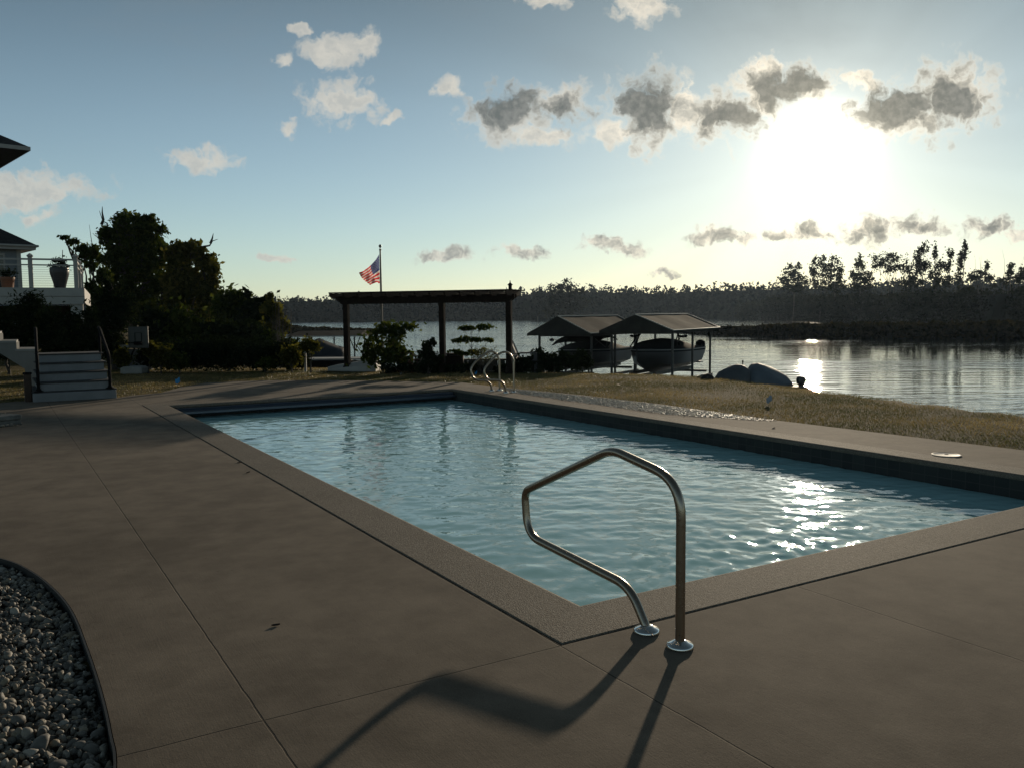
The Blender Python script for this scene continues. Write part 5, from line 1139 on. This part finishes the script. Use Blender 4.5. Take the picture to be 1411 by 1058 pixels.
# dock
D = 31; a, b = at_y(418, 494.5, D), at_y(516, 494.5, D); t = empty('dock', ((a[0] + b[0]) / 2, D, LAKE_Z), 'narrow dock with a pale edge running behind the left pergola post', 'dock')
mb = MB(); mb.box(((a[0] + b[0]) / 2, D, a[2]), (b[0] - a[0], 1.2, .05)); mb.build('decking', m_dimwhite, t); mb = MB(); mb.box(((a[0] + b[0]) / 2, D - .58, a[2] - .2), (b[0] - a[0], .06, .32)); mb.build('fascia', m_black, t)
for x_ in np.linspace(a[0] + .2, b[0] - .2, 4):
    mb = MB(); mb.tube([(x_, D, LAKE_Z - .4), (x_, D, a[2] - .03)], .05, 8); mb.build('pile', m_wood, t)
# dinghy lying bottom up in the grass
D = 25.6; pr = [(452, 505.5, .06), (462, 503.2, .18), (480, 500.3, .36), (500, 496.8, .46), (515, 494.6, .5), (521, 494.2, .48)]; t = empty('upturned_dinghy', ground(487, D), 'long white dinghy lying upturned in the grass by the left pergola post', 'dinghy'); rings = []
for x_, y_, w_ in pr:
    p = at_y(x_, y_, D); g = float(land_h(p[0], p[1])); rings.append([(p[0], D - w_, g), (p[0], D - w_ * .96, g + (p[2] - g) * .55), (p[0], D - w_ * .45, p[2]), (p[0], D + w_ * .45, p[2]), (p[0], D + w_ * .96, g + (p[2] - g) * .55), (p[0], D + w_, g)])
mb = MB(); mb.loft(rings); mb.build('hull', m_white, t); mb = MB(); mb.tube([np.array(r[0]) + (0, -.012, .02) for r in rings], .018, 8); mb.build('gunwale', m_dimwhite, t, smooth=True)
q0 = at_y(421, 509, 25.3); q0[2] = float(land_h(q0[0], q0[1])); t = empty('white_post', q0, 'short white post standing left of the dinghy in front of the bushes', 'post')
hh = at_y(421, 487, 25.3)[2]; mb = MB(); mb.box((q0[0], q0[1], (hh + q0[2]) / 2), (.065, .065, hh - q0[2]), bev=.006); mb.build('post', m_dimwhite, t); mb = MB(); mb.lathe((q0[0], q0[1], hh), [(.05, 0), (.05, .02), (.005, .05)], 4); mb.build('cap', m_dimwhite, t)

# ---- adirondack chairs
def adirondack(x_, y_, D, rz, m, label, sc=1.0):
    p = at_y(x_, y_, D); b = np.array([p[0], p[1], float(land_h(p[0], p[1]))]); t = empty('adirondack_chair', b, label, 'chair', 'slatted garden chairs by the shore')
    c_, s_ = math.cos(rz), math.sin(rz)
    def w(x, y, z): return b + np.array([(x * c_ - y * s_) * sc, (x * s_ + y * c_) * sc, z * sc])
    for k in range(5):
        xx = (k - 2) * .115; hgt = 1.02 - .05 * abs(k - 2); mb = MB(); mb.bar(w(xx * .8, .22, .24), w(xx, .56, hgt), .095 * sc, .02); mb.build('back_slat', m, t)
    for k in range(5):
        y0, y1 = -.32 + k * .115, -.22 + k * .115; z0 = .38 - k * .03; mb = MB(); mb.bar(w(-.27, (y0 + y1) / 2, z0), w(.27, (y0 + y1) / 2, z0), .1 * sc, .02); mb.build('seat_slat', m, t)
    for s in (-1, 1):
        mb = MB(); mb.bar(w(s * .33, -.38, .58), w(s * .33, .34, .56), .12 * sc, .025); mb.build('arm', m, t)
        mb = MB(); mb.bar(w(s * .30, -.34, .0), w(s * .30, -.34, .57), .09 * sc, .025); mb.build('leg', m, t)
        mb = MB(); mb.bar(w(s * .27, -.36, .34), w(s * .27, .55, .02), .025, .11 * sc); mb.build('leg', m, t)
adirondack(562, 490, 25.0, math.radians(62), simple('red_brown_slats', (.12, .045, .025), .6, .2, 8), 'reddish slatted garden chair leaning right beside the tall open shrub')
adirondack(571, 494, 25.2, math.radians(75), simple('grey_brown_slats', (.07, .05, .04), .6, .2, 8), 'grey brown slatted garden chair half hidden behind the reddish one', .8)
adirondack(727, 497, 24.6, math.radians(70), simple('dark_grey_slats', (.03, .032, .035), .6, .2, 8), 'dark slatted garden chair between the right pergola post and the shrubs')
# planter box and low wall in the bed
D = 24.9; a, b = at_y(614, 500, D), at_y(639.5, 500, D); zt_ = at_y(620, 486.5, D)[2]; t = empty('storage_bench', ((a[0] + b[0]) / 2, D, 0), 'dark brown storage box between the middle pergola post and the tiered tree', 'storage box')
mb = MB(); mb.box(((a[0] + b[0]) / 2, D, zt_ / 2 - .04), (b[0] - a[0] - .03, .42, zt_ - .06), bev=.01); mb.build('box', m_wood, t); mb = MB(); mb.box(((a[0] + b[0]) / 2, D, zt_ - .03), (b[0] - a[0], .46, .05), bev=.015); mb.build('lid', m_wood, t)
m_lw = simple('dark_block_wall', (.05, .05, .048), .9, .3, 8, bmp=.5)
D = 25.3; a, b = at_y(570, 500, D), at_y(735, 500, D); zt_ = at_y(640, 496, D)[2]; t = empty('low_garden_wall', ((a[0] + b[0]) / 2, D, 0), 'low dark block wall along the back of the bed behind the pergola', 'wall')
nb_ = 16; Lw = b[0] - a[0]
for r_ in range(2):
    for i in range(nb_):
        mb = MB(); mb.box((a[0] + Lw * (i + .5 + .25 * (r_ % 2)) / nb_, D, -.05 + (r_ + .5) * (zt_ + .02) / 2), (Lw / nb_ - .012, .25, (zt_ + .02) / 2 - .008), bev=.012); mb.build('block', m_lw, t)
mb = MB(); mb.box(((a[0] + b[0]) / 2, D, zt_ - .0), (Lw + .3, .3, .05), bev=.012); mb.build('coping_stone', m_lw, t)
# small float out on the lake
q = at_z(760.5, 469.5, LAKE_Z); t = empty('mooring_buoy', q, 'small dark mooring buoy on the lake seen under the left canopy', 'buoy')
mb = MB(); mb.lathe(q, [(.02, -.2), (.25, -.1), (.32, .05), (.25, .22), (.05, .32)], 16); mb.build('float', m_black, t, smooth=True); mb = MB(); mb.tube([q + np.array([math.cos(a) * .06, 0, .36 + math.sin(a) * .06]) for a in np.linspace(0, 6.28, 13)], .015, 6, False); mb.build('ring', m_alu, t)

# ================================================================== AIR
m_hz, T = mat('haze')
vol = T.node('ShaderNodeVolumePrincipled', {'Color': (.60, .78, 1.0, 1), 'Density': .00007, 'Anisotropy': .5})
T.l.new(vol.outputs[0], T.node('ShaderNodeOutputMaterial').inputs['Volume'])
mb = MB(); mb.box((0, 0, 15.3), (1330, 1330, 38)); hz = mb.build('haze', m_hz); tag(hz, kind='stuff')
